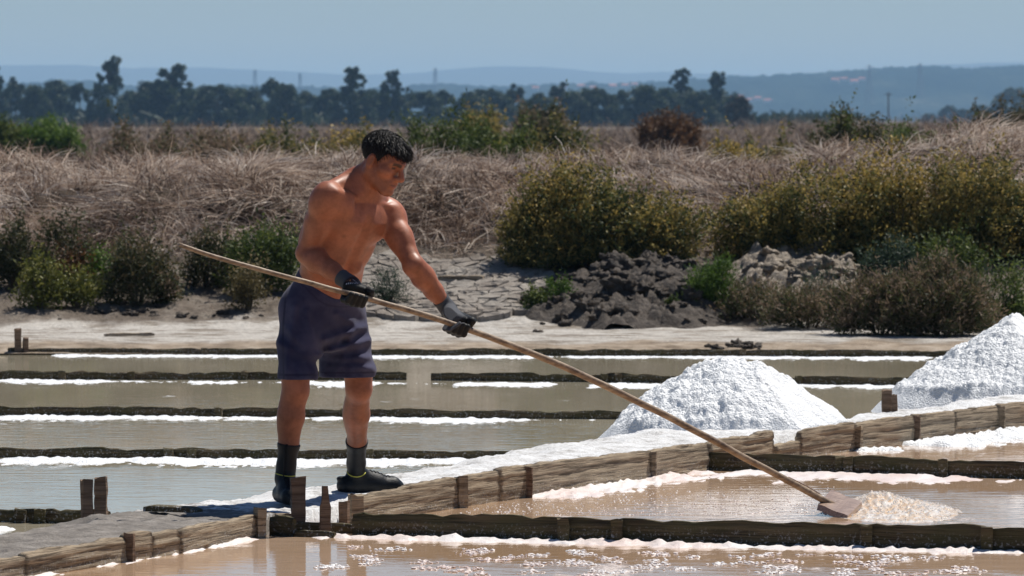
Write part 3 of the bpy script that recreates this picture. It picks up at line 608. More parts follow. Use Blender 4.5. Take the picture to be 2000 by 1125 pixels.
def shrub_mesh(rx, ry, rz, nspr, leaves, ll, lw, sl, mat, seed, upright=.7, needle=False, boxy=.75):
    r = np.random.default_rng(seed)
    th = r.uniform(0, 2*math.pi, nspr); u = r.uniform(-.12, 1, nspr)
    dx, dy, dz = np.sqrt(1-u**2)*np.cos(th), np.sqrt(1-u**2)*np.sin(th), u
    lobe = .90 + .46*fbm(dx*2.4+seed, dy*2.4, dz*2.4, seed=seed, octv=3)*1.3 + .12*vnoise(dx*6, dy*6, dz*6+seed, seed=seed+2)
    rad = r.uniform(.12, 1, nspr)**.42*lobe*np.where(r.random(nspr) < .07, r.uniform(1.05, 1.3, nspr), 1)
    base = np.stack([dx*rx*rad, dy*ry*rad, np.maximum(.0, dz)**boxy*rz*rad + .02*r.random(nspr)], -1)
    gap = fbm(base[:, 0]*5/rz*.4, base[:, 1]*5/rz*.4, base[:, 2]*5/rz*.4, seed=seed+7, octv=2)
    base = base[gap > -.28]; n = len(base)
    out = unit(base/np.array([rx, ry, rz]) + 1e-6)
    d = unit(out*.55 + np.array([0, 0, upright]) + r.standard_normal((n, 3))*.35)
    L = sl*r.uniform(.6, 1.5, n); k = leaves
    t = (np.arange(k)+.5)/k
    pos = base[:, None, :] + d[:, None, :]*(L[:, None]*t)[:, :, None] + r.standard_normal((n, k, 3))*sl*.10
    ld = unit((d[:, None, :]*(.5 if not needle else 1.1) + r.standard_normal((n, k, 3))*.75).reshape(-1, 3))
    pos = pos.reshape(-1, 3); nn = len(pos)
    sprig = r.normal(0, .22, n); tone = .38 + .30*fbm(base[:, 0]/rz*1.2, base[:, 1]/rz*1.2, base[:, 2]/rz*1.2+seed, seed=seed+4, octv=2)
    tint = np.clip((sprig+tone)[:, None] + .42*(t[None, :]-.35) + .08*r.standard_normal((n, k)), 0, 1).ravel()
    le = ll*r.uniform(.6, 1.4, nn); wi = lw*r.uniform(.6, 1.3, nn)
    side = unit(np.cross(ld, r.standard_normal((nn, 3))))
    mid_ = pos + ld*le[:, None]*.5; V = np.stack([pos, mid_+side*wi[:, None]*.5, pos+ld*le[:, None], mid_-side*wi[:, None]*.5], 1).reshape(-1, 3)
    F = (np.arange(nn)*4)[:, None]+np.array([0, 1, 2, 3])
    tn = np.repeat(tint, 4)
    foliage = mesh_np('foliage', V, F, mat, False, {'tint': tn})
    parts = []
    for q in range(14):
        a = r.uniform(0, 6.28); e = np.array([math.cos(a)*rx*.7, math.sin(a)*ry*.7, rz*r.uniform(.5, .9)])*r.uniform(.6, 1)
        m_ = e*.5+np.array([0, 0, rz*.1]); s_ = np.array([e[0]*.15, e[1]*.15, -.04])
        parts += [bar(s_, m_, .008), bar(m_, e, .005)]
    return foliage, mesh_np('stems', *join(parts), BARK, False)
SHC = {}
def shrub(x, base_y, wpx, top_y, pal, label, seed, Y=None, dens=1.0, ll=.038, lw=.016, sl=.15, upright=.8, needle=False, zb=None, group='shrubs on the bank and shore', depth=.8, name='shrub', lv=9, boxy=.75):
    p = T(x, base_y) if Y is None else None
    if Y is not None:
        p = P(x, base_y, Y); p.z = float(terrain(p.x, Y)) if zb is None else zb
    s = FPX/p.y; top = P(x, top_y, p.y); rz = max(.08, top.z-p.z); rx = wpx*1.08/s/2; ry = max(rx*depth, rz*.5)
    area = rx*rz*2 + rx*ry; nspr = int(min(3000, max(150, 2300*area*dens*(.13/sl)**1.5)))
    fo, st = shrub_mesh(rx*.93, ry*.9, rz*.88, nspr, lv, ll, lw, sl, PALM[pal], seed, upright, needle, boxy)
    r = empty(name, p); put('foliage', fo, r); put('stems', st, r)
    return tag(r, label, 'shrub', group)
# left of the man
shrub(25, 565, 95, 440, 'dark', 'dark brown-green shrub at the left edge, rear one', 201)
shrub(125, 566, 150, 434, 'dark', 'wide dark green shrub left of the rust coloured one, against the bank', 202)
shrub(78, 606, 75, 512, 'yellow', 'yellow-green shrub low at the far left on the mud', 203)
shrub(145, 575, 75, 500, 'rust', 'small rust-red shrub among the left green ones', 204)
shrub(150, 604, 85, 545, 'yellow', 'low yellow-green shrub below the rust-red one', 205)
shrub(195, 575, 55, 495, 'bright', 'bright green narrow shrub right of the rust-red one', 206)
shrub(268, 596, 135, 466, 'dark', 'tall dark brown-green shrub standing forward on the left mud', 207)
shrub(318, 594, 50, 548, 'brown', 'little brown shrub at the right foot of the tall dark one', 208)
shrub(405, 565, 95, 455, 'dark', 'dark shrub behind the upper end of the rake pole', 209)
shrub(520, 572, 150, 430, 'green', 'large dark green shrub just left of the bare arm', 210)
shrub(470, 550, 60, 480, 'yellow', 'yellowish shrub under the rake pole, left of the large green one', 211)
shrub(486, 608, 52, 528, 'tan', 'small tan bush on the mud left of the shorts', 212)
shrub(757, 598, 66, 534, 'bluegreen', 'small fine-leaved green bush between body and reaching arm', 213, ll=.028, lw=.006, needle=True, sl=.1)
# centre
shrub(1100, 520, 215, 302, 'olive', 'tallest yellow-tipped shrub right of the man, on the bank', 220, dens=1.2)
shrub(1060, 526, 170, 385, 'olive', 'yellow-tipped shrub at the left foot of the tallest one', 221, dens=1.1)
shrub(1195, 518, 200, 365, 'olive', 'yellow-tipped shrub in the middle of the central thicket', 222, dens=1.1)
shrub(1285, 512, 165, 385, 'olive', 'rounded olive shrub at the right end of the central thicket', 223, dens=1.1)
shrub(1050, 612, 50, 570, 'green', 'small green tuft on the mud, left one of two', 224, sl=.08, ll=.02)
shrub(1088, 606, 62, 548, 'bright', 'small green tuft on the mud, right one of two', 225, sl=.08, ll=.022)
shrub(1396, 612, 112, 514, 'bright', 'bright green leafy bush on the dark mud heap', 226, sl=.10, ll=.035, lw=.008, dens=1.6, needle=True)
shrub(1314, 612, 24, 590, 'green', 'tiny green sprout on the mud left of the bright bush', 227, sl=.05, ll=.018)
# right
shrub(1490, 512, 210, 390, 'olive', 'olive shrub at the left end of the big right thicket', 230, dens=1.1)
shrub(1600, 512, 250, 322, 'olive', 'broad yellow-tipped shrub in the left half of the right thicket', 231, dens=1.2)
shrub(1760, 512, 270, 303, 'olive', 'broadest yellow-tipped shrub in the middle of the right thicket', 232, dens=1.2)
shrub(1900, 506, 240, 306, 'olive', 'dark yellow-tipped shrub near the right edge', 233, dens=1.2)
shrub(2010, 500, 160, 312, 'olive', 'olive shrub cut off by the right edge', 234)
shrub(1598, 604, 52, 530, 'bluegreen', 'small dark blue-green bush before the pale mud heap', 235, needle=True, lw=.006)
shrub(1480, 628, 130, 572, 'brown', 'low brownish bush below the pale mud heap', 236, needle=True, lw=.010, dens=2.2)
shrub(1580, 640, 170, 580, 'brown', 'low brown-green bush in front of the pale mud heap', 237, needle=True, lw=.010, dens=2.2)
shrub(1720, 654, 190, 545, 'brown', 'reddish brown feathery bush left of the tall salt heap', 238, needle=True, lw=.011, dens=2.6, sl=.15, ll=.045)
shrub(1840, 656, 220, 520, 'brown', 'large reddish brown feathery bush behind the tall salt heap', 239, needle=True, lw=.011, dens=2.6, sl=.15, ll=.045)
shrub(1960, 648, 160, 535, 'green', 'dark green bush behind the tall salt heap, at the right edge', 240, dens=1.2)
shrub(1955, 642, 110, 602, 'yellow', 'bright yellow-green low plant behind the tall salt heap', 241, sl=.08)
shrub(1740, 560, 120, 490, 'bluegreen', 'grey-green bush below the right thicket', 242)
shrub(1850, 545, 130, 470, 'green', 'grey-green plant between the right thicket and the brown bush', 243)
# field behind the bank
FG = 'shrubs in the field behind the bank'
def fshrub(x, wpx, top, Y, pal, label, seed, **kw): return shrub(x, 300, wpx*1.3, top-6, pal, label, seed, Y=Y, ll=.06*Y/80, lw=.028*Y/80, sl=.2*Y/80, group=FG, dens=4.0, boxy=.4, **kw)
fshrub(865, 150, 248, 80, 'green', 'rounded green shrub behind the bank, just right of the head', 301)
fshrub(985, 130, 256, 78, 'green', 'green shrub behind the bank, middle of the row right of the head', 302)
fshrub(1085, 125, 250, 78, 'olive', 'green-brown shrub at the right end of the row behind the bank', 303)
fshrub(1705, 210, 220, 78, 'green', 'big dark green shrub in the field above the right thicket', 304)
fshrub(1648, 110, 224, 78, 'dark', 'dark left flank of the green shrubs above the right thicket', 305)
fshrub(1795, 130, 250, 80, 'green', 'low green shrub right of the big field shrub', 306)
fshrub(1500, 100, 274, 72, 'olive', 'small olive shrub behind the bank, centre right', 307)
fshrub(1430, 70, 288, 68, 'olive', 'low olive shrub left of the small one behind the bank', 308)
fshrub(1310, 85, 243, 175, 'rust', 'rusty orange shrub far out in the field', 309)
fshrub(935, 60, 236, 150, 'olive', 'small olive shrub far out behind the head', 310)
fshrub(100, 75, 252, 150, 'bright', 'bright green low shrub in the field at the left', 311)
fshrub(8, 40, 250, 150, 'green', 'green shrub in the field at the left edge', 312)
fshrub(1975, 100, 208, 140, 'dark', 'dark shrub in the field at the right edge', 313)
fshrub(285, 140, 264, 85, 'brown', 'brownish shrub in the field, left of centre', 314)
fshrub(680, 110, 255, 82, 'olive', 'olive-brown shrub behind the bank, left of the head', 315)
fshrub(1055, 70, 230, 160, 'brown', 'pale greyish bush before the tree row', 316)
fshrub(560, 120, 274, 85, 'olive', 'low olive shrub in the field, above the shoulder', 317)
fshrub(430, 150, 272, 85, 'brown', 'low brown shrub in the field, above the rake tip', 318)
# ================================================================== trees
TREEM = leaf_mat('tree_foliage', [(0, (.012, .024, .008)), (.6, (.030, .056, .016)), (1, (.08, .105, .035))], .25)
TREEB = leaf_mat('brown_tree_foliage', [(0, (.03, .025, .016)), (.6, (.06, .05, .03)), (1, (.1, .085, .055))], .25)
TRUNK = plain('tree_bark', (.10, .085, .07), .9)
def tree_mesh(kind, seed, mat=TREEM):
    "unit tree: height 1, crown half width about .3"
    r = np.random.default_rng(seed); cl = []
    if kind == 'dense':
        for i in range(54):
            z = r.uniform(.0, .9); wmax = .36*math.sin(math.pi*min(1, (z*.72+.27)))**.6; a = r.uniform(0, 6.28); q = wmax*r.random()**.5
            cl.append((q*math.cos(a), q*math.sin(a), z, r.uniform(.07, .13)))
        for i in range(4): cl.append((r.normal(0, .05), r.normal(0, .05), r.uniform(.88, .97), .05))
    elif kind == 'cone':
        for i in range(40):
            z = r.uniform(.02, .97)**1.2; wmax = .30*(1-z)**.7+.03; a = r.uniform(0, 6.28); q = wmax*r.random()**.5
            cl.append((q*math.cos(a), q*math.sin(a), z, r.uniform(.05, .085)))
    elif kind == 'euc':      # open eucalypt: bushy below, a thin upper stem with separate plates of leaves
        for i in range(32):
            z = r.uniform(.0, .56); a = r.uniform(0, 6.28); q = .30*r.random()**.5
            cl.append((q*math.cos(a), q*math.sin(a), z, r.uniform(.06, .11)))
        for z, ox in ((.54, .03), (.60, -.07), (.62, .06), (.68, .09), (.70, -.05), (.76, -.02), (.80, .05), (.85, -.05), (.89, .03), (.93, .0), (.97, .05)):
            for q in range(4): cl.append((ox*1.3+r.normal(0, .045), r.normal(0, .05), z+r.normal(0, .025), r.uniform(.025, .05)))
    V = []; T_ = []
    for (cx, cy, cz, rr) in cl:
        n = int(120*(rr/.07)**1.6)+16
        d = unit(r.standard_normal((n, 3))); p = np.array([cx, cy, cz]) + d*(rr*r.uniform(.35, 1.1, n))[:, None]*np.array([.85, .85, 1.25])
        a = unit(r.standard_normal((n, 3))); b = unit(np.cross(a, r.standard_normal((n, 3)))); s = r.uniform(.012, .026, n)[:, None]
        V.append(np.stack([p-a*s, p-b*s*.7, p+a*s, p+b*s*.7], 1).reshape(-1, 3)); T_.append(np.repeat(np.clip(.45+.25*r.standard_normal(n)+r.normal(0, .12), 0, 1), 4))
    V = np.concatenate(V); T_ = np.concatenate(T_); F = np.arange(len(V)).reshape(-1, 4)
    crown = mesh_np('crown', V, F, mat, False, {'tint': T_})
    parts = [bar((0, 0, -.03), (.01, 0, .35), .016), bar((.01, 0, .35), (.0, 0, .7), .010), bar((0, 0, .7), (.02, 0, .93), .005)]
    for (cx, cy, cz, rr) in cl[::3]: parts.append(bar((.005, 0, max(.05, cz-.16)), (cx, cy, cz), .005))
    return crown, mesh_np('trunk', *join(parts), TRUNK, False)
TV = {'dense': [tree_mesh('dense', s) for s in (1, 2, 3)], 'cone': [tree_mesh('cone', s) for s in (4, 5)], 'euc': [tree_mesh('euc', s) for s in (6, 7, 8)], 'brown': [tree_mesh('dense', 9, TREEB)]}
TG = 'trees in the row beyond the field'
def tree(x, top, wpx, kind, label, Y=1150, i=0, ang=None):
    p = P(x, 240, Y); p.z = .3; h = P(x, top, Y).z - p.z; s = FPX/Y
    c, t = TV[kind][i % len(TV[kind])]; r = empty('tree', p); r.rotation_euler.z = ang if ang is not None else random.uniform(0, 6.28)
    ww = wpx/s/.62; r.scale = (ww, ww, h); put('crown', c, r); put('trunk', t, r); return tag(r, label, 'tree', TG)
tl = [(-12, 128, 70, 'euc'), (30, 152, 74, 'cone'), (68, 168, 60, 'dense'), (104, 158, 84, 'dense'), (155, 162, 62, 'cone'), (213, 113, 80, 'euc'), (262, 178, 60, 'dense'), (300, 158, 76, 'dense'), (335, 128, 120, 'euc'), (372, 172, 66, 'dense'), (425, 166, 92, 'dense'), (480, 172, 70, 'dense'), (528, 153, 66, 'cone'), (562, 164, 64, 'dense'), (600, 178, 56, 'cone'), (640, 174, 64, 'dense'), (690, 136, 84, 'euc'), (722, 176, 60, 'dense'), (765, 140, 76, 'euc'), (830, 178, 64, 'dense'), (868, 176, 72, 'cone'), (912, 180, 70, 'dense'), (955, 174, 78, 'dense'), (1005, 165, 74, 'cone'), (1050, 182, 66, 'dense'), (1092, 162, 76, 'cone'), (1130, 178, 66, 'dense'), (1165, 172, 76, 'dense'), (1212, 176, 72, 'cone'), (1262, 168, 78, 'dense'), (1300, 172, 60, 'dense'), (1330, 138, 82, 'euc'), (1365, 178, 60, 'dense'), (1402, 143, 84, 'euc')]
ords = ['first', 'second', 'third', 'fourth', 'fifth', 'sixth', 'seventh', 'eighth', 'ninth', 'tenth', 'eleventh', 'twelfth', 'thirteenth', 'fourteenth', 'fifteenth', 'sixteenth', 'seventeenth', 'eighteenth', 'nineteenth', 'twentieth']
kn = {'dense': 'bushy dark tree', 'cone': 'narrow pointed dark tree', 'euc': 'tall open-crowned eucalypt'}; cnt = {}
for i, (x, t, w_, k) in enumerate(tl):
    cnt[k] = cnt.get(k, 0)+1
    tree(x, t, w_*1.12, k, f'{kn[k]} in the far row, {ords[cnt[k]-1]} of its kind from left', 1150+40*math.sin(i*2.3), i)
tree(1446, 188, 46, 'brown', 'lone brownish tree right of the tree row', 900)
for i, (x, t, w_) in enumerate([(1852, 206, 34), (1882, 213, 34), (1815, 222, 30), (1975, 172, 70), (1920, 205, 50)]):
    tree(x, t, w_, 'dense', 'hazy blue-grey tree below the right hill, ' + ['taller of the close pair', 'shorter of the close pair', 'small one at the left', 'at the right edge', 'between the pair and the edge one'][i], 2200, i)
# ================================================================== mud: cracked plates, clods, heaps
m = M('dry_mud_plate'); p1 = m.pos(); f = m.noise(p1, 30, 5, .7); b = m.noise(p1, 3, 4)
c = m.mix(m.mrange(b, .35, .65), m.ramp(f, [(.3, (.20, .175, .148)), (.7, (.36, .325, .285))]), m.ramp(f, [(.3, (.13, .108, .088)), (.7, (.26, .22, .185))]))
MPL = m.set(c, .95, m.bump(f, .8, .012))
mp_ = tag(empty('cracked_mud', T(880, 600)), 'pale sun-cracked mud slope behind the reaching arm', 'mud')
r = np.random.default_rng(77); pts = []
for gx in np.arange(-1.75, .45, .125):
    for gy in np.arange(44.7, 47.7, .15):
        pts.append((gx+r.uniform(-.085, .085), gy+r.uniform(-.09, .09)))
pts = np.array(pts); nplate = 0
for i, c in enumerate(pts):
    if not (-1.6 < c[0] < .3 and 45.1 < c[1] < 47.5): continue
    if c[0] > .05 and c[1] < 46.6 and r.random() < .5: continue
    poly = [np.array(q) for q in ((c[0]-.2, c[1]-.2), (c[0]+.2, c[1]-.2), (c[0]+.2, c[1]+.2), (c[0]-.2, c[1]+.2))]
    for j, q in enumerate(pts):
        if j == i or abs(q-c).max() > .45: continue
        mdp = (c+q)/2; nn_ = q-c; out = []
        for a in range(len(poly)):
            A_, B_ = poly[a], poly[(a+1) % len(poly)]; da, db = (A_-mdp)@nn_, (B_-mdp)@nn_
            if da <= 0: out.append(A_)
            if da*db < 0: out.append(A_+(B_-A_)*da/(da-db))
        poly = out
        if len(poly) < 3: break
    if len(poly) < 3: continue
    poly = [c+(q-c)*(1-r.uniform(.004, .010)/max(.03, np.linalg.norm(q-c))) for q in poly]; k = len(poly); curl = r.uniform(.0, .010); tx, ty = r.normal(0, .03, 2)
    V = []
    for s, dz in ((1.0, -.05), (1.0, .012+curl), (.6, .014+curl*.3)):
        for q in poly:
            w_ = c+(q-c)*s; V.append((w_[0], w_[1], float(terrain(w_[0], w_[1])) + .03 + dz + (w_[0]-c[0])*tx+(w_[1]-c[1])*ty + .006*r.standard_normal()))
    F = [(l*k+a, l*k+(a+1) % k, (l+1)*k+(a+1) % k, (l+1)*k+a) for l in (0, 1) for a in range(k)] + [tuple(range(2*k, 3*k))]
    me = bpy.data.meshes.new('mud_plate'); L0 = mp_.location; me.from_pydata([(a-L0.x, b_-L0.y, c_-L0.z) for a, b_, c_ in V], [], F); me.materials.append(MPL); put('mud_plate', me, mp_); nplate += 1
def clod_mesh(seed, mat):
    import bmesh
    bm = bmesh.new(); bmesh.ops.create_icosphere(bm, subdivisions=3, radius=1); v = np.array([q.co[:] for q in bm.verts]); f = np.array([[q.index for q in t.verts] for t in bm.faces]); bm.free()
    k = .85 + .9*fbm(v[:, 0]*1.7+seed, v[:, 1]*1.7, v[:, 2]*1.7, seed=seed) + .75*fbm(v[:, 0]*4+seed, v[:, 1]*4, v[:, 2]*4, seed=seed+1)
    return mesh_np('clod', v*k[:, None]*np.array([1, .9, .6]), f, mat, True)
m = M('dark_mud'); p1 = m.pos(); f = m.noise(p1, 26, 6, .7); c = m.ramp(f, [(.3, (.04, .031, .025)), (.55, (.085, .068, .055)), (.75, (.18, .15, .125))]); DMUD = m.set(c, .9, m.bump(f, 1, .03))
m = M('pale_mud'); p1 = m.pos(); f = m.noise(p1, 20, 6, .7); c = m.ramp(f, [(.32, (.10, .08, .06)), (.5, (.30, .25, .195)), (.7, (.46, .40, .33))]); PMUD = m.set(c, .95, m.bump(f, 1, .03))
def heap(name, x0, x1, yb, yt, n, rr, mat, label, seed, mound=0):
    r = np.random.default_rng(seed); root = tag(empty(name, T((x0+x1)/2, yb)), label, 'mud heap'); vs = [clod_mesh(seed+i, mat) for i in range(6)]
    if mound:
        a_, b_ = T(x0, yb), T(x1, yb); c_ = T((x0+x1)/2, yt); nx_, ny_ = int((b_.x-a_.x)/.02), int((c_.y-a_.y+.5)/.02)
        gx, gy = np.meshgrid(np.linspace(a_.x, b_.x, nx_), np.linspace(min(a_.y, b_.y)-.1, c_.y+.4, ny_), indexing='ij'); uu = np.linspace(-1, 1, nx_)[:, None]; vv = np.linspace(-1, 1, ny_)[None, :]
        env = np.clip(1-np.abs(uu)**2.5-np.abs(vv)**2.5 + .5*fbm(gx*2.5, gy*2.5, seed=seed+3), -.2, 1); bil = 1-np.abs(fbm(gx*3.2, gy*3.2, seed=seed+4, octv=2)*1.6); fin = np.abs(fbm(gx*7, gy*7, seed=seed+5, octv=3))
        gz = terrain(gx, gy) - .03 + np.minimum(env, .5)*(mound*(.25+.75*bil) + .15*fin + .06*np.abs(fbm(gx*22, gy*22, seed=seed+6, octv=2)))*1.6
        put('mound', mesh_np('mound', np.stack([gx, gy, gz], -1).reshape(-1, 3)-np.array(root.location), grid_faces(nx_, ny_), mat), root)
    for i in range(n):
        f_ = r.random(); x = x0+(x1-x0)*r.beta(1.6, 1.6); e = 1-abs((x-(x0+x1)/2)/((x1-x0)/2))**2.2; y = yb-(yb-yt)*r.random()*(.35+.65*e)
        p = T(x, y); s = r.uniform(*rr)*(.6+.6*e)
        if mound: p.z = max(p.z, float(gz[np.clip(int((p.x-gx[0, 0])/(gx[-1, 0]-gx[0, 0])*(nx_-1)), 0, nx_-1), np.clip(int((p.y-gy[0, 0])/(gy[0, -1]-gy[0, 0])*(ny_-1)), 0, ny_-1)]))
        o = put('clod', vs[i % 6], root, p-root.location+Vector((0, 0, s*.1)), (r.uniform(-.4, .4), r.uniform(-.4, .4), r.uniform(0, 6.3)), (s, s, s)); 
    return root
heap('mud_heap', 1010, 1460, 640, 530, 130, (.025, .10), DMUD, 'heap of dark wet mud clods beside the bright green bush', 501, .16)
heap('mud_heap', 1440, 1700, 588, 510, 50, (.03, .10), PMUD, 'pale dried mud heap below the right thicket', 511, .20)
heap('mud_clods', 60, 520, 625, 602, 26, (.02, .05), DMUD, 'scattered small mud clods at the foot of the left shrubs', 521)
heap('mud_clods', 1380, 1490, 683, 672, 14, (.02, .05), DMUD, 'low patch of dark mud at the edge of the rearmost board', 541)
vs = put('mud_clod', clod_mesh(551, DMUD), None, T(1048, 650), (0, 0, .4), (.045, .045, .04)); tag(vs, 'single brown clod on the white crust right of the front glove', 'mud')
o = plank('plank_on_mud', T(858, 556), T(945, 556), .03, .026, .07, WOOD, 470, drop=.006); o.location.z = T(900, 556).z+.05; tag(o, 'grey plank lying on the cracked mud behind the reaching arm', 'plank')
o = plank('plank_on_mud', T(205, 658), T(300, 656), .018, .018, .05, WOOD, 471, drop=.006); o.location.z = T(250, 657).z+.01; tag(o, 'thin grey plank lying on the white crust at the left', 'plank')
# ================================================================== the man with the rake
class SDF:
    def __init__(s, lo, hi, h):
        s.h = h; s.lo = np.array(lo, float); s.n = np.ceil((np.array(hi)-s.lo)/h).astype(int)+1
        s.F = np.full(s.n, .2, np.float32); s.ax = [s.lo[i]+h*np.arange(s.n[i]) for i in range(3)]
    def _box(s, lo, hi, pad):
        a = np.maximum(0, np.floor((np.minimum(lo, hi)-pad-s.lo)/s.h).astype(int)); b = np.minimum(s.n, np.ceil((np.maximum(lo, hi)+pad-s.lo)/s.h).astype(int)+1)
        if (b <= a).any(): return None
        sl = tuple(slice(a[i], b[i]) for i in range(3)); g = np.meshgrid(*[s.ax[i][sl[i]] for i in range(3)], indexing='ij')
        return sl, np.stack(g, -1)
    def _put(s, sl, d, k, sub):
        f = s.F[sl]
        if sub:
            d = -d; hh = np.maximum(k-np.abs(f-d), 0)/max(k, 1e-6); s.F[sl] = np.maximum(f, d)+hh*hh*k*.25
        else:
            hh = np.maximum(k-np.abs(f-d), 0)/max(k, 1e-6); s.F[sl] = np.minimum(f, d)-hh*hh*k*.25
    def cone(s, a, ra, b, rb, k=.02, sub=False):
        a, b = np.array(a, float), np.array(b, float); R = max(ra, rb)
        q = s._box(a, b, R+k+.02)
        if q is None: return
        sl, p = q; ab = b-a; t = np.clip(((p-a)@ab)/max(ab@ab, 1e-9), 0, 1)
        d = np.linalg.norm(p-a-t[..., None]*ab, axis=-1)-(ra+(rb-ra)*t); s._put(sl, d, k, sub)
    def chain(s, pts, k=.02):
        for (a, ra), (b, rb) in zip(pts[:-1], pts[1:]): s.cone(a, ra, b, rb, k)
    def ell(s, c, r, k=.02, ax=None, sub=False):
        c = np.array(c, float); r = np.array(r, float); A = np.eye(3) if ax is None else np.array(ax, float)   # rows: local axes
        q = s._box(c, c, r.max()+k+.02)
        if q is None: return
        sl, p = q; l = (p-c)@A.T; k0 = np.linalg.norm(l/r, axis=-1); k1 = np.linalg.norm(l/(r*r), axis=-1)+1e-9
        s._put(sl, k0*(k0-1)/k1, k, sub)
    def loft(s, secs, k=.02, pw=2.0):
        "secs: list of (centre, half width, half depth, lateral axis, front axis)"
        for (c0, w0, d0, l0, f0), (c1, w1, d1, l1, f1) in zip(secs[:-1], secs[1:]):
            c0, c1, l0, l1, f0, f1 = [np.array(q, float) for q in (c0, c1, l0, l1, f0, f1)]
            q = s._box(c0, c1, max(w0, w1)+k+.03); sl, p = q
            ab = c1-c0; t = np.clip(((p-c0)@ab)/(ab@ab), 0, 1)[..., None]; o = p-(c0+t*ab)
            l = l0+(l1-l0)*t; f = f0+(f1-f0)*t; w_ = (w0+(w1-w0)*t)[..., 0]; d_ = (d0+(d1-d0)*t)[..., 0]
            ax = ab/np.linalg.norm(ab); u = (o*l).sum(-1); v = (o*f).sum(-1); z = o@ax
            k0 = (np.abs(u/w_)**pw+np.abs(v/d_)**pw+np.abs(z/np.minimum(w_, d_))**pw)**(1/pw)
            r_ = np.sqrt(u*u+v*v+z*z)+1e-9
            d = r_*(1-1/np.maximum(k0, 1e-3)); s._put(sl, d, k, False)
    def cut(s, p0, nrm_, rnd=.0):
        g = np.stack(np.meshgrid(*s.ax, indexing='ij'), -1); d = (g-np.array(p0))@np.array(nrm_); s.F = np.maximum(s.F, d).astype(np.float32)
    def mesh(s):
        F = s.F; ins = F < 0; nx, ny, nz = F.shape
        c = np.zeros((nx-1, ny-1, nz-1), np.int8)
        for a in (0, 1):
            for b in (0, 1):
                for e in (0, 1): c += ins[a:nx-1+a, b:ny-1+b, e:nz-1+e]
        ci = np.argwhere((c > 0) & (c < 8)); idx = np.full(c.shape, -1, np.int64); idx[tuple(ci.T)] = np.arange(len(ci))
        cor = {}
        for a in (0, 1):
            for b in (0, 1):
                for e in (0, 1): cor[a, b, e] = F[ci[:, 0]+a, ci[:, 1]+b, ci[:, 2]+e]
        acc = np.zeros((len(ci), 3)); cn = np.zeros(len(ci))
        for ax in range(3):
            for u in (0, 1):
                for v in (0, 1):
                    k0 = [u, v]; k0.insert(ax, 0); k1 = [u, v]; k1.insert(ax, 1); f0, f1 = cor[tuple(k0)], cor[tuple(k1)]
                    m_ = (f0 < 0) != (f1 < 0); t = np.where(m_, f0/np.where(m_, f0-f1, 1), 0)
                    p = np.array(k0, float)[None]+0*acc; p[:, ax] = t; acc += p*m_[:, None]; cn += m_
        V = s.lo+(ci+acc/cn[:, None])*s.h; Fa = []
        for ax in range(3):
            sh = [slice(None)]*3; s0 = list(sh); s1 = list(sh); s0[ax] = slice(0, -1); s1[ax] = slice(1, None)
            a, b = ins[tuple(s0)], ins[tuple(s1)]; e = np.argwhere(a != b); o1, o2 = [q for q in range(3) if q != ax]
            e = e[(e[:, o1] > 0) & (e[:, o2] > 0) & (e[:, o1] < F.shape[o1]-1) & (e[:, o2] < F.shape[o2]-1)]
            fl = a[tuple(e.T)]; q = []
            for d1, d2 in ((0, 0), (1, 0), (1, 1), (0, 1)):
                cc = e.copy(); cc[:, o1] -= d1; cc[:, o2] -= d2; q.append(idx[tuple(cc.T)])
            q = np.stack(q, -1)
            if ax == 1: fl = ~fl
            q[~fl] = q[~fl][:, ::-1]; Fa.append(q)
        Fq = np.concatenate(Fa); return V, Fq[(Fq >= 0).all(1)]
def relax(V, F, it=2, lam=.5):
    V = V.copy(); e = np.concatenate([F[:, [0, 1]], F[:, [1, 2]], F[:, [2, 3]], F[:, [3, 0]]])
    for _ in range(it):
        a = np.zeros_like(V); n = np.zeros(len(V)); np.add.at(a, e[:, 0], V[e[:, 1]]); np.add.at(a, e[:, 1], V[e[:, 0]]); np.add.at(n, e[:, 0], 1); np.add.at(n, e[:, 1], 1)
        V = V+(a/n[:, None]-V)*lam
    return V
nv = lambda v: np.array(v)/np.linalg.norm(v)
A3 = lambda p: np.array(p[:] if hasattr(p, 'to_tuple') else p, float)
DY = .43      # he stands just behind the plank edging
J = {k: A3(P(v[0], v[1], v[2]+DY)) for k, v in dict(pel=(628, 596, 23.62), waist=(645, 545, 23.57), rib=(657, 478, 23.50), chest=(684, 425, 23.43), neckb=(702, 378, 23.40),
     sR=(641, 383, 23.27), eR=(598, 494, 23.36), wR=(680, 551, 23.20), sL=(756, 414, 23.53), eL=(808, 519, 23.38), wL=(871, 598, 23.50),
     hR=(592, 606, 23.52), kR=(577, 762, 23.40), aR=(556, 935, 23.44), hL=(668, 612, 23.72), kL=(700, 758, 23.76), aL=(695, 928, 24.10)).items()}
latc = nv(J['sL']-J['sR']); latp = nv(J['hL']-J['hR']); fwdc = nv(np.cross(nv(J['neckb']-J['rib']), latc)); fwdc = fwdc if fwdc[1] < 0 else -fwdc
fwdp = nv(np.cross([0, 0, 1], latp)); fwdp = fwdp if fwdp[1] < 0 else -fwdp
mixv = lambda a, b, t: nv(a*(1-t)+b*t)
# --- rake pole
pole_px = [(350, 478), (430, 503), (560, 541), (690, 577), (800, 607), (893, 634), (1000, 675), (1130, 730), (1280, 801), (1450, 891), (1560, 951), (1625, 985)]
def pole_at(x):
    return A3(P(x, float(np.interp(x, [a for a, b in pole_px], [b for a, b in pole_px])), 23.50+(x-690)*.00107))
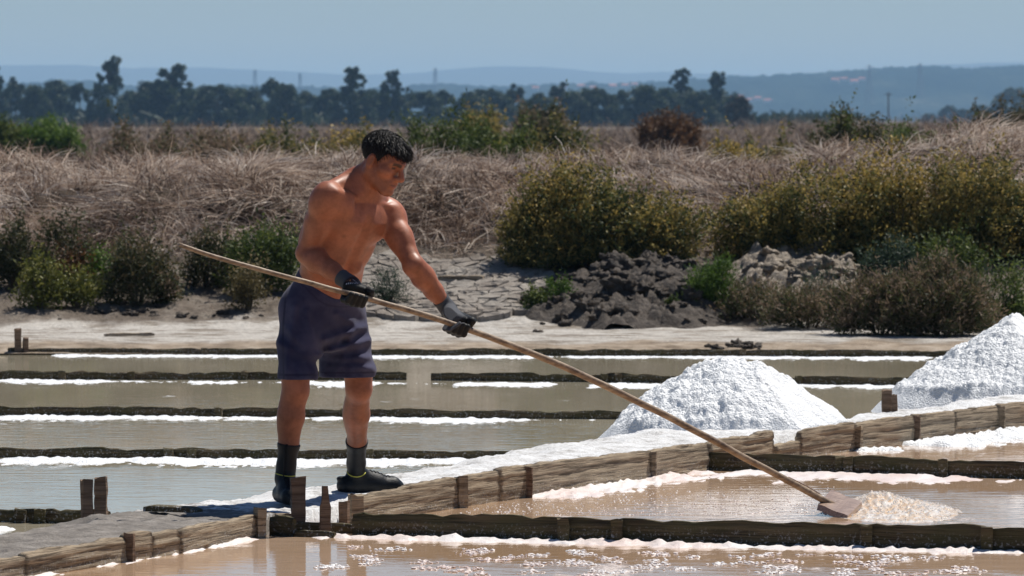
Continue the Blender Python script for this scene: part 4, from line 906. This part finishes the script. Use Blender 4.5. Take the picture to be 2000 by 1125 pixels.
# head frame
hf = nv([.77, -.47, -.41]); hl = nv(np.cross([0, 0, 1], hf)); hl = hl if hl[1] > 0 else -hl
hl = nv(hl + np.array([0, 0, -.10])); hu = nv(np.cross(hl, hf)); hu = hu if hu[2] > 0 else -hu; hf = nv(np.cross(hu, hl)); hf = hf if hf[0] > 0 else -hf
HO = A3(P(749, 317, 23.37+DY)); HS = 1.0
HD = lambda x, y, z: HO + HS*(hl*x + hf*y + hu*z)
HAX = np.array([hl, hf, hu])
lo = np.array([min(j[0] for j in J.values())-.16, 23.35, .05]); hi = np.array([J['wL'][0]+.06, 24.72, A3(P(750, 245, 23.4))[2]+.03])
S = SDF(lo, hi, .0048)
pel, waist, rib, chest, neckb = [J[k] for k in ('pel', 'waist', 'rib', 'chest', 'neckb')]
S.loft([(pel+[0, 0, -.05], .155, .105, latp, fwdp), (pel, .165, .11, latp, fwdp), (waist, .138, .104, mixv(latp, latc, .35), mixv(fwdp, fwdc, .35)), (rib, .152, .112, mixv(latp, latc, .75), mixv(fwdp, fwdc, .75)), (chest, .163, .112, latc, fwdc), (chest*.35+neckb*.65-fwdc*.02, .125, .078, latc, fwdc)], .03, 2.2)
upc = nv(neckb-rib)
S.ell(chest + latc*.072+fwdc*.062-upc*.005, (.088, .044, .062), .022, [latc, fwdc, upc])          # pectorals
S.ell(chest - latc*.072+fwdc*.062-upc*.005, (.088, .044, .062), .022, [latc, fwdc, upc])
S.cone(chest+fwdc*.118+upc*.06, .012, rib+fwdc*.122-upc*.06, .010, .03, True)                      # sternum groove
S.cone(rib+fwdc*.122-upc*.03, .010, waist+fwdc*.112, .008, .03, True)
for sgn in (1, -1):
    S.ell(rib+latc*sgn*.10-fwdc*.01+upc*.02, (.062, .10, .10), .03, [latc, fwdc, upc])              # lats
    S.cone(rib+latc*sgn*.055+fwdc*.108-upc*.035, .02, rib+latc*sgn*.115+fwdc*.055-upc*.085, .02, .03)   # rib arch
    S.cone(waist+latc*sgn*.04+fwdc*.092+upc*.03, .018, waist+latc*sgn*.045+fwdc*.092-upc*.06, .018, .03)  # abdominals
# neck
nt_ = HD(0, -.025, -.05)
S.chain([(neckb-fwdc*.035, .066), (nt_, .060)], .035)
S.cone(neckb+fwdc*.035+upc*.005, .012, HD(-.058, -.015, -.03), .018, .018); S.cone(neckb+fwdc*.038+latc*.015+upc*.005, .012, HD(.058, -.015, -.03), .018, .018)
S.cone(neckb-fwdc*.05-latc*.02+upc*.03, .045, J['sR']+upc*.01-fwdc*.02, .035, .04); S.cone(neckb-fwdc*.05+latc*.02+upc*.03, .045, J['sL']+upc*.01-fwdc*.02, .035, .04)
S.cone(neckb+fwdc*.045-latc*.012-upc*.005, .013, J['sR']+upc*.04+fwdc*.035, .015, .010); S.cone(neckb+fwdc*.045+latc*.012-upc*.005, .013, J['sL']+upc*.04+fwdc*.035, .015, .010)   # collar bones
# arms
for side in 'RL':
    s_, e_, w_ = J['s'+side], J['e'+side], J['w'+side]; ua = nv(e_-s_); fa = nv(w_-e_); k = -1 if side == 'R' else 1
    S.ell(s_+ua*.03+latc*k*.008, (.066, .066, .082), .020, [nv(np.cross(ua, fwdc)), nv(np.cross(ua, np.cross(ua, fwdc))), ua])
    if side == 'R': S.ell(s_-upc*.01-latc*k*.05+fwdc*.035, (.06, .045, .06), .03)
    else: S.cone(s_+ua*.02, .05, chest+latc*.10+fwdc*.045, .045, .035)
    fr = fwdc - ua*(fwdc@ua); fr = nv(fr)
    S.chain([(s_, .058), (s_+(e_-s_)*.45, .052), (e_, .040)], .02)
    S.ell(s_+(e_-s_)*.50+fr*.018, (.042, .042, .080), .014, [fr, nv(np.cross(fr, ua)), ua])
    S.ell(s_+(e_-s_)*.45-fr*.020, (.042, .042, .095), .014, [fr, nv(np.cross(fr, ua)), ua])
    S.chain([(e_, .041), (e_+(w_-e_)*.28, .047), (e_+(w_-e_)*.62, .038), (w_, .0285)], .02)
    fr = nv(fr-fa*(fr@fa)); S.ell(e_+(w_-e_)*.22+fr*.012, (.034, .034, .08), .025, [fr, nv(np.cross(fr, fa)), fa]); S.cone(e_-ua*.0-fr*.018, .026, e_+fa*.01-fr*.02, .024, .02)
# legs
for side in 'RL':
    h_, k_, a_ = J['h'+side], J['k'+side], J['a'+side]; sd_ = nv(a_-k_); bk = nv(-fwdp - sd_*((-fwdp)@sd_))
    S.chain([(h_, .085), (h_+(k_-h_)*.5, .072), (k_+[0, 0, .05], .056), (k_, .054)], .02)
    S.ell(k_-bk*.012, (.042, .045, .05), .025)
    S.chain([(k_, .050), (k_+(a_-k_)*.30, .050), (k_+(a_-k_)*.62, .040), (a_, .034)], .02)
    S.ell(k_+(a_-k_)*.30+bk*.020, (.042, .036, .11), .03, [nv(np.cross(bk, sd_)), bk, sd_])
    S.ell(k_+(a_-k_)*.26+bk*.010+nv(np.cross(bk, sd_))*.02, (.03, .035, .10), .03, [nv(np.cross(bk, sd_)), bk, sd_])
# head
def he(x, y, z, rx, ry, rz, k=.015, sub=False): S.ell(HD(x, y, z), np.array([rx, ry, rz])*HS, k, HAX, sub)
def hc(a, ra, b, rb, k=.012, sub=False): S.cone(HD(*a), ra*HS, HD(*b), rb*HS, k, sub)
he(0, -.016, .038, .074, .096, .080)
he(0, .030, .040, .062, .058, .052, .02)
he(0, .025, -.035, .054, .058, .065, .03)
for q in (1, -1):
    hc((q*.054, -.012, -.055), .020, (q*.022, .066, -.100), .020, .03)
    he(q*.046, .052, -.020, .024, .030, .022, .025)
    hc((q*.012, .086, .024), .0115, (q*.048, .068, .023), .012, .014)
    he(q*.033, .090, .007, .017, .015, .011, .010, True)
    he(q*.013, .100, -.034, .010, .012, .009, .008)
    he(q*.079, -.014, -.006, .010, .020, .033, .008); he(q*.089, -.006, -.002, .007, .011, .020, .005, True)
    he(q*.033, .068, .006, .0135, .0135, .0120, .004)
    hc((q*.018, .083, .013), .0045, (q*.048, .072, .012), .004, .006)
hc((0, .086, .018), .0085, (0, .116, -.026), .0125, .012); he(0, .112, -.030, .0125, .012, .010, .01)
he(0, .074, -.064, .032, .026, .026, .02)
hc((-.020, .088, -.058), .006, (.020, .088, -.058), .006, .008); hc((0, .098, -.058), .007, (0, .098, -.058), .007, .008)
hc((-.018, .086, -.074), .0065, (.018, .086, -.074), .0065, .008); hc((0, .095, -.074), .007, (0, .095, -.074), .007, .008)
hc((-.026, .100, -.0655), .0032, (.026, .100, -.0655), .0032, .004, True)
he(0, .080, -.100, .022, .018, .018, .02); hc((-.02, .102, -.086), .006, (.02, .102, -.086), .006, .014, True)
V, F = S.mesh(); V = relax(V, F, 1, .4)
# colouring that belongs to the skin itself: nipples, lips, beard shadow, brows, leg hair; mouth crease shade is painted in
def near(c, r): return np.clip(1-np.linalg.norm(V-np.array(c), axis=1)/r, 0, 1)
nipR = chest-latc*.088+fwdc*.088-upc*.040; nipL = chest+latc*.10+fwdc*.07-upc*.040
nip = np.minimum(1, near(nipR, .022)*2.5+near(nipL, .016)*2)
L = (V-HO)@HAX.T/HS; hd = (np.linalg.norm(L, axis=1) < .16) & (L[:, 1] > .0)
beard = hd*smooth(-.04, -.06, L[:, 2])*smooth(.02, .05, L[:, 1])*.45
lips = hd*smooth(.012, .006, np.abs(L[:, 2]+.066))*smooth(.026, .018, np.abs(L[:, 0]))*smooth(.085, .092, L[:, 1])
brow = hd*smooth(.010, .005, np.abs(L[:, 2]-.023+.1*np.abs(np.abs(L[:, 0])-.03)))*smooth(.054, .048, np.abs(L[:, 0]))*smooth(.008, .013, np.abs(L[:, 0]))*smooth(.05, .062, L[:, 1])
eye = np.zeros(len(V))
for q in (1, -1): eye = np.maximum(eye, hd*smooth(.0145, .011, np.abs(L[:, 0]-q*.033))*smooth(.0075, .004, np.abs(L[:, 2]-.005))*smooth(.07, .078, L[:, 1]))
leg = smooth(J['kR'][2]+.03, J['kR'][2]-.1, V[:, 2])*.5
mline = hd*smooth(.0045, .002, np.abs(L[:, 2]+.0655))*smooth(.030, .024, np.abs(L[:, 0]))*smooth(.07, .08, L[:, 1])  # shade of the crease between the lips, painted as a dark line
dark = np.clip(np.maximum.reduce([mline*.7, nip*.75, beard*.42, brow*.95, eye*.9, leg*.5]), 0, 1)
m = M('tanned_skin'); p1 = m.pos(); f = m.noise(p1, 14, 4); g = m.noise(p1, 180, 2)
c = m.mix(m.mrange(m.math('ADD', m.math('MULTIPLY', f, .6), m.math('MULTIPLY', m.noise(p1, 55, 4, .7), .4)), .38, .62), (.265, .092, .047), (.42, .152, .082)); c = m.mix(m.attr('lips'), c, (.34, .11, .08)); c = m.mix(m.attr('dark'), c, (.045, .022, .015))
m.set(c, m.mrange(f, .35, .65, .42, .56), m.bump(m.math('ADD', g, m.math('MULTIPLY', f, 1.5)), .10, .003)); m.b.inputs['Specular IOR Level'].default_value = .35
m.b.inputs['Subsurface Weight'].default_value = .08; m.b.inputs['Subsurface Radius'].default_value = (.012, .004, .002); SKIN = m.m
root = tag(empty('person', (J['aR'][0], J['aR'][1], .12)), 'shirtless man in navy shorts, black gloves and boots pushing a long rake', 'person')
def kid(name, V, F, mat, attrs=None, par=None, smooth_=True):
    o = put(name, mesh_np(name, np.asarray(V)-np.array(root.location), F, mat, smooth_, attrs)); o.parent = par or root; return o
kid('body', V, F, SKIN, {'dark': dark, 'lips': lips})
# --- hair: cap and short locks
HAIR = plain('black_hair', (.012, .010, .009), .75); HAIR.node_tree.nodes['Principled BSDF'].inputs['Specular IOR Level'].default_value = .25
H = SDF(HO-.19, HO+.19, .004)
_S = S; S = H
he(0, -.018, .044, .080, .102, .084, .01)
he(0, .050, .076, .058, .038, .030, .02)
L0 = np.stack(np.meshgrid(*H.ax, indexing='ij'), -1); L0 = ((L0-HO)@HAX.T)/HS
x_, y_, z_ = np.abs(L0[..., 0]), L0[..., 1], L0[..., 2]
hl_z = np.interp(y_, [-.12, -.07, -.03, -.008, .012, .03, .045, .06, .09], [-.052, -.040, -.012, .026, -.002, .028, .050, .052, .050])
H.F = np.maximum(H.F, (hl_z - z_)*.8).astype(np.float32)
Vh, Fh = H.mesh(); Vh = relax(Vh, Fh, 2, .5); S = _S
hair = kid('hair', Vh, Fh, HAIR)
Lh = (Vh-HO)@HAX.T/HS; r = np.random.default_rng(3); n = 9000
top_w = np.clip(.25+Lh[:, 2]*9, .12, 1.0); top_w = top_w/top_w.sum(); ii = r.choice(len(Vh), n, p=top_w); rp = Vh[ii]; lc = Lh[ii]
nm = unit(lc-np.array([0, -.016, .03])); fwd_ = np.stack([np.zeros(n)+.15*np.sign(lc[:, 0]), np.clip(.5+lc[:, 1]*6, -.3, 1.0), -.35+np.clip(lc[:, 2]*3, 0, .35)], -1)
dl = unit(nm*np.where(r.random(n) < .22, .75, .16)[:, None] + fwd_*.8 + r.standard_normal((n, 3))*.26)
lenh = np.interp(lc[:, 2], [-.05, .02, .07, .12], [.004, .008, .018, .024])*r.uniform(.6, 1.3, n)
bend_l = np.stack([0*lenh, .3*lenh, -.6*lenh], -1)
Vb, Fb, tn = blades(rp-(nm@HAX)*.004, dl@HAX, lenh, np.full(n, .0032), bend_l@HAX, 3, r, np.zeros(n))
LOCK = plain('hair_strands', (.022, .019, .018), .5); LOCK.node_tree.nodes['Principled BSDF'].inputs['Specular IOR Level'].default_value = .28  # strands paler than the cap: hair highlights put into the colour
kid('hair_locks', Vb, Fb, LOCK, None, hair, False)
# --- shorts
SH = SDF(lo + [.0, .25, .35], np.array([P(745, 600, 23.6).x+.03, 24.55, waist[2]+.06]), .0048)
S2 = SH
def thigh(side, grow, flare):
    h_, k_ = J['h'+side], (J['kR'] if side == 'R' else A3(P(680, 758, 23.70+DY))); d = k_-h_
    S2.chain([(h_+[0, 0, .0], .100+grow), (h_+d*.45, .094+grow+flare*.4), (h_+d*.80, .078+grow+flare), (h_+d*1.0, .076+grow+flare)], .03)
wc = waist + np.array([-.012, 0, -.030])
S2.loft([(h_ := pel+[0, 0, -.07], .175, .125, latp, fwdp), (pel+[0, 0, -.01], .197, .130, latp, fwdp), (wc, .164, .117, mixv(latp, latc, .3), mixv(fwdp, fwdc, .3))][0:3], .03, 2.2)
thigh('R', .000, .002); thigh('L', .002, .034)
g = np.stack(np.meshgrid(*SH.ax, indexing='ij'), -1)
# folds
g_full = g; msk = np.abs(SH.F) < .07; g = g[msk]; fx, fy, fz = g[..., 0], g[..., 1], g[..., 2]; hh = pel[2]-fz
fold = .007*fbm(fx*9, fy*9, fz*5, seed=5, octv=2)+.005*np.sin(fx*60+fz*38+3*vnoise(fx*7, fy*7, fz*7, seed=8))*smooth(.05, .2, hh)
for (px_, py_, qx, qy, Yd, amp) in [(660, 612, 700, 640, 23.55, .007), (640, 660, 715, 640, 23.6, .008), (628, 690, 722, 665, 23.6, .009), (632, 700, 724, 700, 23.6, .008), (640, 715, 726, 718, 23.62, .006), (560, 640, 610, 690, 23.42, .006), (545, 670, 610, 700, 23.42, .006), (600, 610, 622, 690, 23.47, .007), (575, 600, 560, 735, 23.4, .005), (655, 730, 690, 650, 23.6, .005)]:
    a, b = A3(P(px_, py_, Yd+DY)), A3(P(qx, qy, Yd+DY)); ab = b-a; t = np.clip(((g-a)[..., [0, 2]]@ab[[0, 2]])/(ab[[0, 2]]@ab[[0, 2]]), 0, 1)
    dd = np.hypot(g[..., 0]-(a[0]+t*ab[0]), g[..., 2]-(a[2]+t*ab[2])); fold = fold + 1.4*amp*(np.exp(-(dd/.014)**2)-.4*np.exp(-((dd-.030)/.016)**2))*smooth(23.75+DY, 23.6+DY, fy)
SH.F[msk] -= fold.astype(np.float32); g = g_full; fx, fy, fz = g[..., 0], g[..., 1], g[..., 2]
outer = SH.F.copy()
inner = (outer + .016).astype(np.float32)
# open below: hollow shell near the hems and at the waist
SH.F = np.maximum(outer, -inner)
top_pl = (g-wc)@nv(nv(waist-pel)*1.0 - fwdp*.0 + np.array([.10, 0, 0])) - .045
top_pl = top_pl + .050*smooth(0, .16, (g-wc)@fwdp)              # waistband dips at the front
hemR = J['kR'][2]+.045; hemL = J['kL'][2]+.050
hemz = np.where(fx < P(617, 700, 23.6+DY).x, hemR, hemL)
SH.F = np.maximum(np.maximum(SH.F, top_pl), hemz - fz).astype(np.float32)
Vs, Fs = SH.mesh(); Vs = relax(Vs, Fs, 3, .5)
m = M('faded_navy_cotton'); p1 = m.pos(); f = m.noise(p1, 9, 4); g_ = m.noise(p1, 260, 2); wv = m.n('TexWave'); m.l(m.pos((1, 1, 3)), wv.inputs[0]); wv.inputs['Scale'].default_value = 120
c = m.mix(m.mrange(f, .4, .68), (.030, .031, .072), (.066, .064, .118)); c = m.mix(m.attr('seam'), c, (.025, .025, .055))
m.set(c, .92, m.bump(m.math('ADD', g_, m.math('MULTIPLY', f, 2)), .35, .003)); m.b.inputs['Sheen Weight'].default_value = .08; m.b.inputs['Specular IOR Level'].default_value = .2; COT = m.m
seam = np.zeros(len(Vs))
xs_ = np.array([P(558, 570, 23.45+DY).x, P(553, 640, 23.45+DY).x, P(556, 745, 23.45+DY).x]); zs_ = np.array([P(0, 570, 23.45+DY).z, P(0, 640, 23.45+DY).z, P(0, 745, 23.45+DY).z])
sx = np.interp(Vs[:, 2], zs_[::-1], xs_[::-1]); seam = np.maximum(seam, (np.abs(Vs[:, 0]-sx) < .004)*(Vs[:, 1] < 23.62+DY)*.9)
hz_ = np.where(Vs[:, 0] < P(617, 700, 23.6+DY).x, hemR, hemL)+.022; seam = np.maximum(seam, (np.abs(Vs[:, 2]-hz_) < .0045)*.95)
tp = (Vs-wc)@nv(nv(waist-pel)+np.array([.10, 0, 0]))-.045+.050*smooth(0, .16, (Vs-wc)@fwdp); seam = np.maximum(seam, (np.abs(tp+.032) < .0035)*.7)
shorts = kid('shorts', Vs, Fs, COT, {'seam': seam})
# drawstring
def tube(pts, r, n=8, r1=None):
    pts = [np.array(p, float) for p in pts]; V = []; k = len(pts); up = np.array([.3, .2, .9])
    for i, p in enumerate(pts):
        d = nv(pts[min(i+1, k-1)]-pts[max(i-1, 0)]); a = nv(np.cross(d, up)); b = np.cross(d, a); rr = r if r1 is None else (r+(r1-r)*i/(k-1)) if not callable(r1) else r1(i/(k-1))
        V += [p+rr*(a*math.cos(t)+b*math.sin(t)) for t in np.arange(n)*2*math.pi/n]
    F = [(i*n+j, i*n+(j+1) % n, (i+1)*n+(j+1) % n, (i+1)*n+j) for i in range(k-1) for j in range(n)]
    V += [pts[0], pts[-1]]
    F += [((j+1) % n, j, k*n, k*n) for j in range(n)] + [((k-1)*n+j, (k-1)*n+(j+1) % n, k*n+1, k*n+1) for j in range(n)]
    return np.array(V), F
def tube_obj(name, pts, r, mat, par, n=8, r1=None):
    V, F = tube(pts, r, n, r1); me = bpy.data.meshes.new(name); o_ = np.array(par.location) if par is root else np.array(root.location)
    me.from_pydata([tuple(v-o_) for v in V], [], [tuple(dict.fromkeys(f)) for f in F]); me.materials.append(mat)
    for p in me.polygons: p.use_smooth = True
    return put(name, me, par)
# --- gloves
m = M('black_glove'); c = m.mix(m.attr('cuff'), (.011, .012, .013), (.075, .078, .088)); m.set(c, m.mrange(m.attr('cuff'), 0, 1, .58, .85), m.bump(m.noise(m.pos(), 220, 3), .4, .003)); m.b.inputs['Specular IOR Level'].default_value = .22; GLV = m.m
def glove(side, x):
    c = pole_at(x); d = nv(pole_at(x+30)-pole_at(x-30)); w_ = J['w'+side]; e_ = J['e'+side]
    q = w_-c; n_ = nv(q - d*(q@d)); n_ = nv(n_ + np.array([0, -.55, .25])); n_ = nv(n_-d*(n_@d))      # from pole to back of hand: up and towards the viewer
    t_ = np.cross(d, n_); t_ = t_ if t_[2] < 0 else -t_                                                   # fingers start downwards on the near side
    G_ = SDF(np.minimum(c, w_)-.12, np.maximum(c, w_)+.12, .0032)
    ang = lambda a, r_: n_*math.cos(a)*r_ + t_*math.sin(a)*r_
    fl = [.92, 1.03, 1.0, .84] if side == 'R' else [1.03, 1.0, .95, .82]
    sg = 1 if side == 'R' else 1
    offs = np.array([.032, .011, -.010, -.031])*sg
    fa = nv(w_-e_); cuff0 = w_-fa*.042
    for i in range(4):
        o = c+d*offs[i]*1.08; L_ = fl[i]
        k0 = o+ang(math.radians(8), .047); k1 = o+ang(math.radians(92), .047*L_); k2 = o+ang(math.radians(165), .033*L_); k3 = o+ang(math.radians(235), .031)
        G_.cone(w_+fa*.02, .026, k0, .018, .016)                     # back of the hand
        G_.chain([(k0, .0165), (k1, .0145), (k2, .0132), (k3, .0115)], .005)
    th0 = w_+fa*.03+d*.026*sg+t_*.005; th1 = c+d*.062*sg+ang(math.radians(-35), .034); th2 = c+d*.070*sg+ang(math.radians(25), .030) if side == 'L' else c+d*.082*sg+ang(math.radians(40), .026)
    G_.chain([(th0, .021), (th1, .0165), (th2, .0135)], .008)
    G_.chain([(w_+fa*.025, .034), (w_, .0325), (cuff0, .0365)], .012)
    p_ = np.stack(np.meshgrid(*G_.ax, indexing='ij'), -1); G_.F = np.maximum(G_.F, (p_-cuff0)@(-fa)-.004).astype(np.float32)
    Vg, Fg = G_.mesh(); Vg = relax(Vg, Fg, 1, .4)
    al = (Vg-w_)@fa; cf = smooth(.024, .014, al+ .25*np.maximum(0, (Vg-w_)@(-n_)))
    return kid('glove', Vg, Fg, GLV, {'cuff': cf}), (w_, fa, n_, d)
gR, fr_ = glove('R', 694); gL, _ = glove('L', 893)
# printed mark on the back of the right glove
w_, fa, n_, d = fr_; OR = plain('orange_print', (.55, .25, .06), .6); GP = plain('grey_print', (.42, .43, .46), .6)
def print_mark(pts, mat, name):
    vn = nv(np.array([-.15, -1, .25])); me = bpy.data.meshes.new(name); R0 = np.array(root.location)
    bv = BVHTree.FromObject(gR, bpy.context.evaluated_depsgraph_get()); out = []
    for p in pts:
        q = np.array(p)-R0; h = bv.ray_cast(Vector(q+vn*.2), Vector(-vn)); hp = np.array(h[0]) if h[0] is not None else q
        out.append(tuple(hp+vn*.0015))
    me.from_pydata(out, [], [tuple(range(len(out)))]); me.materials.append(mat); return put(name, me, gR)
gl = lambda x, y: A3(P(x, y, w_[1]))
print_mark([gl(684, 559), gl(691, 553), gl(693, 560)], OR, 'orange_triangle')
for a, b, c2, d2 in [(676, 559, 681, 556), (694, 551, 700, 556), (701, 557, 705, 561)]: print_mark([gl(a, b), gl(c2, d2), gl(c2+.6, d2+1.8), gl(a+.6, b+1.8)], GP, 'printed_stroke')
for i in range(6):
    x0 = 686+i*3.6; y0 = 569.5-i*1.1; print_mark([gl(x0, y0), gl(x0+2.2, y0-.7), gl(x0+2.6, y0-4.2), gl(x0+.6, y0-3.4)], GP, 'printed_letter')
# --- boots
m = M('black_neoprene'); m.set((.007, .008, .010), .5, m.bump(m.noise(m.pos(), 130, 4), .35, .006)); m.b.inputs['Specular IOR Level'].default_value = .25; NEO = m.m
YEL = plain('yellow_piping', (.55, .52, .06), .6)
def boot(side, toe, gz):
    k_, a_ = J['k'+side], J['a'+side]; sd_ = nv(a_-k_); toe = A3(toe); fd = toe-a_; fd[2] = 0; fd = nv(fd); lt = np.cross(fd, [0, 0, 1])
    top_c = a_ + (k_-a_)*(.40); B = SDF(np.minimum(np.minimum(top_c, a_), toe)-.10, np.maximum(np.maximum(top_c, a_), toe)+.10, .0036)
    B.chain([(top_c+(k_-a_)*.05, .0455), (top_c, .0445), (a_+(top_c-a_)*.35, .0385), (a_, .0375)], .02)
    heel = a_ - fd*.048; heel[2] = gz+.038; ball = toe-fd*.060; ball[2] = gz+.034; tt_ = toe-fd*.028; tt_[2] = gz+.028
    B.chain([(heel, .035), (a_*.5+ball*.5-np.array([0, 0, .020]), .037), (ball, .032), (tt_, .024)], .025)
    B.cone(ball+lt*.014, .031, heel+lt*.006, .03, .02); B.cone(ball-lt*.014, .031, heel-lt*.006, .03, .02)
    B.cone(a_+fd*.008, .036, a_*.45+ball*.55+np.array([0, 0, .004]), .030, .03)
    B.ell(heel-fd*.022+np.array([0, 0, .03]), (.02, .02, .012), .01)
    p_ = np.stack(np.meshgrid(*B.ax, indexing='ij'), -1); B.F = np.maximum(B.F, (p_-top_c)@(-sd_)).astype(np.float32); B.F = np.maximum(B.F, gz-p_[..., 2]).astype(np.float32)
    sole = (p_[..., 2] < gz+.016); B.F = np.where(sole & (B.F < .02), B.F-.001, B.F).astype(np.float32)
    # ribbed laces over the instep
    Vb_, Fb_ = B.mesh(); Vb_ = relax(Vb_, Fb_, 2, .4); o = kid('boot', Vb_, Fb_, NEO)
    pc = a_+(top_c-a_)*.14; a1 = nv(np.cross(sd_, [0, 1, 0])); a2 = np.cross(sd_, a1); bv = BVHTree.FromObject(o, bpy.context.evaluated_depsgraph_get()); R0 = np.array(root.location)
    pts = []
    for t in np.linspace(math.radians(15), math.radians(165), 14):
        dv = nv(a1*math.cos(t)*1.0 + (a2 if a2[1] < 0 else -a2)*math.sin(t)); h = bv.ray_cast(Vector(pc-R0+dv*.2), Vector(-dv))
        if h[0] is not None: pts.append(np.array(h[0])+R0+dv*.0006)
    if len(pts) > 4: tube_obj('yellow_piping', pts if side == 'R' else pts, .0022, YEL, o, 5)
    for i in range(6):
        f_ = .15+i*.14; p = (a_+fd*.05+np.array([0, 0, .02]))*(1-f_)+(ball+np.array([0, 0, .045]))*f_; q = []
        for s in np.linspace(-.022, .022, 7):
            h = bv.ray_cast(Vector(p-R0+lt*s+np.array([0, 0, .15])), Vector((0, 0, -1)))
            if h[0] is not None: q.append(np.array(h[0])+R0+[0, 0, .001])
        if len(q) > 4: tube_obj('lace', q, .0028, NEO, o, 5)
    return o
boot('R', P(578, 978, 23.27+DY), P(560, 984, 23.40+DY).z); boot('L', P(790, 951, 24.20+DY), P(700, 965, 24.10+DY).z)
# --- the rake
m = M('worn_pole_wood'); cc = m.coord('Object', (1, 1, 1)); n1_ = m.noise(m.pos((6, 6, 6)), 3, 5); n2_ = m.noise(m.pos((1.5, 30, 30)), 3, 4)
c = m.ramp(m.math('ADD', m.math('MULTIPLY', n1_, .5), m.math('MULTIPLY', n2_, .5)), [(.35, (.10, .062, .038)), (.5, (.25, .17, .105)), (.66, (.40, .30, .20))]); m.set(c, .55, m.bump(n2_, .5, .003)); POLE = m.m
rake = tag(empty('salt_rake', tuple(pole_at(1625))), 'long bent wooden rake held in both gloves, its blade in the pink pan', 'rake')
xs_ = np.linspace(350, 1632, 90); kx = np.array([a for a, b in pole_px], float); ky = np.array([b for a, b in pole_px], float)
cf_ = np.polyfit((kx-1000)/700, ky, 5)
def pole_at(x): return A3(P(x, float(np.polyval(cf_, (x-1000)/700)), 23.50+(x-690)*.00107))
pts = [pole_at(x)+np.array([0, 0, .0025*float(vnoise(x*.02, 3.3, seed=4))]) for x in xs_]
o_ = np.array(rake.location); Vt, Ft = tube(pts, .0105, 10, lambda f: .009+.0055*min(1, f*1.7)); me = bpy.data.meshes.new('handle'); me.from_pydata([tuple(v-o_) for v in Vt], [], [tuple(dict.fromkeys(f)) for f in Ft]); me.materials.append(POLE)
for p in me.polygons: p.use_smooth = True
put('handle', me, rake)
# blade: a thick little board whose lower left corner is in the brine
cA, cB, cC, cD = [A3(P(*q)) for q in ((1624, 960, 24.74), (1684, 985, 24.60), (1654, 1014, 24.26), (1596, 991, 24.44))]
bn = nv(np.cross(cB-cA, cD-cA)); bn = bn if bn[2] > 0 else -bn; V = []
for f in np.linspace(0, 1, 9):
    for g0, e in ((0, -.012), (.04, .012), (.96, .012), (1, -.012)): V.append(tuple((cA+(cB-cA)*f)*(1-g0)+(cD+(cC-cD)*f)*g0 + bn*(e+.002*math.sin(f*9)) - o_))
F = [(i*4+j, i*4+(j+1) % 4, (i+1)*4+(j+1) % 4, (i+1)*4+j) for i in range(8) for j in range(4)] + [(3, 2, 1, 0), (32, 33, 34, 35)]
m = M('wet_rake_board'); n2_ = m.noise(m.pos((8, 60, 60)), 2, 4); m.set(m.ramp(n2_, [(.35, (.22, .145, .105)), (.65, (.46, .33, .25))]), .3, m.bump(n2_, .5, .004)); WB = m.m
put('blade', mesh_np('blade', V, F, WB, False), rake)
p0, p1_ = pole_at(1560), A3(P(1615, 980, 24.5)); me_pts = [pole_at(1540)+[0, -.0, .018], pole_at(1575)+[0, 0, .022], pole_at(1600)+[0, 0, .018], pole_at(1618)+[0, -.012, -.012]]
Vt, Ft = tube(me_pts, .003, 6); me = bpy.data.meshes.new('wire_tie'); me.from_pydata([tuple(v-o_) for v in Vt], [], [tuple(dict.fromkeys(f)) for f in Ft]); me.materials.append(WB); put('wire_tie', me, rake)
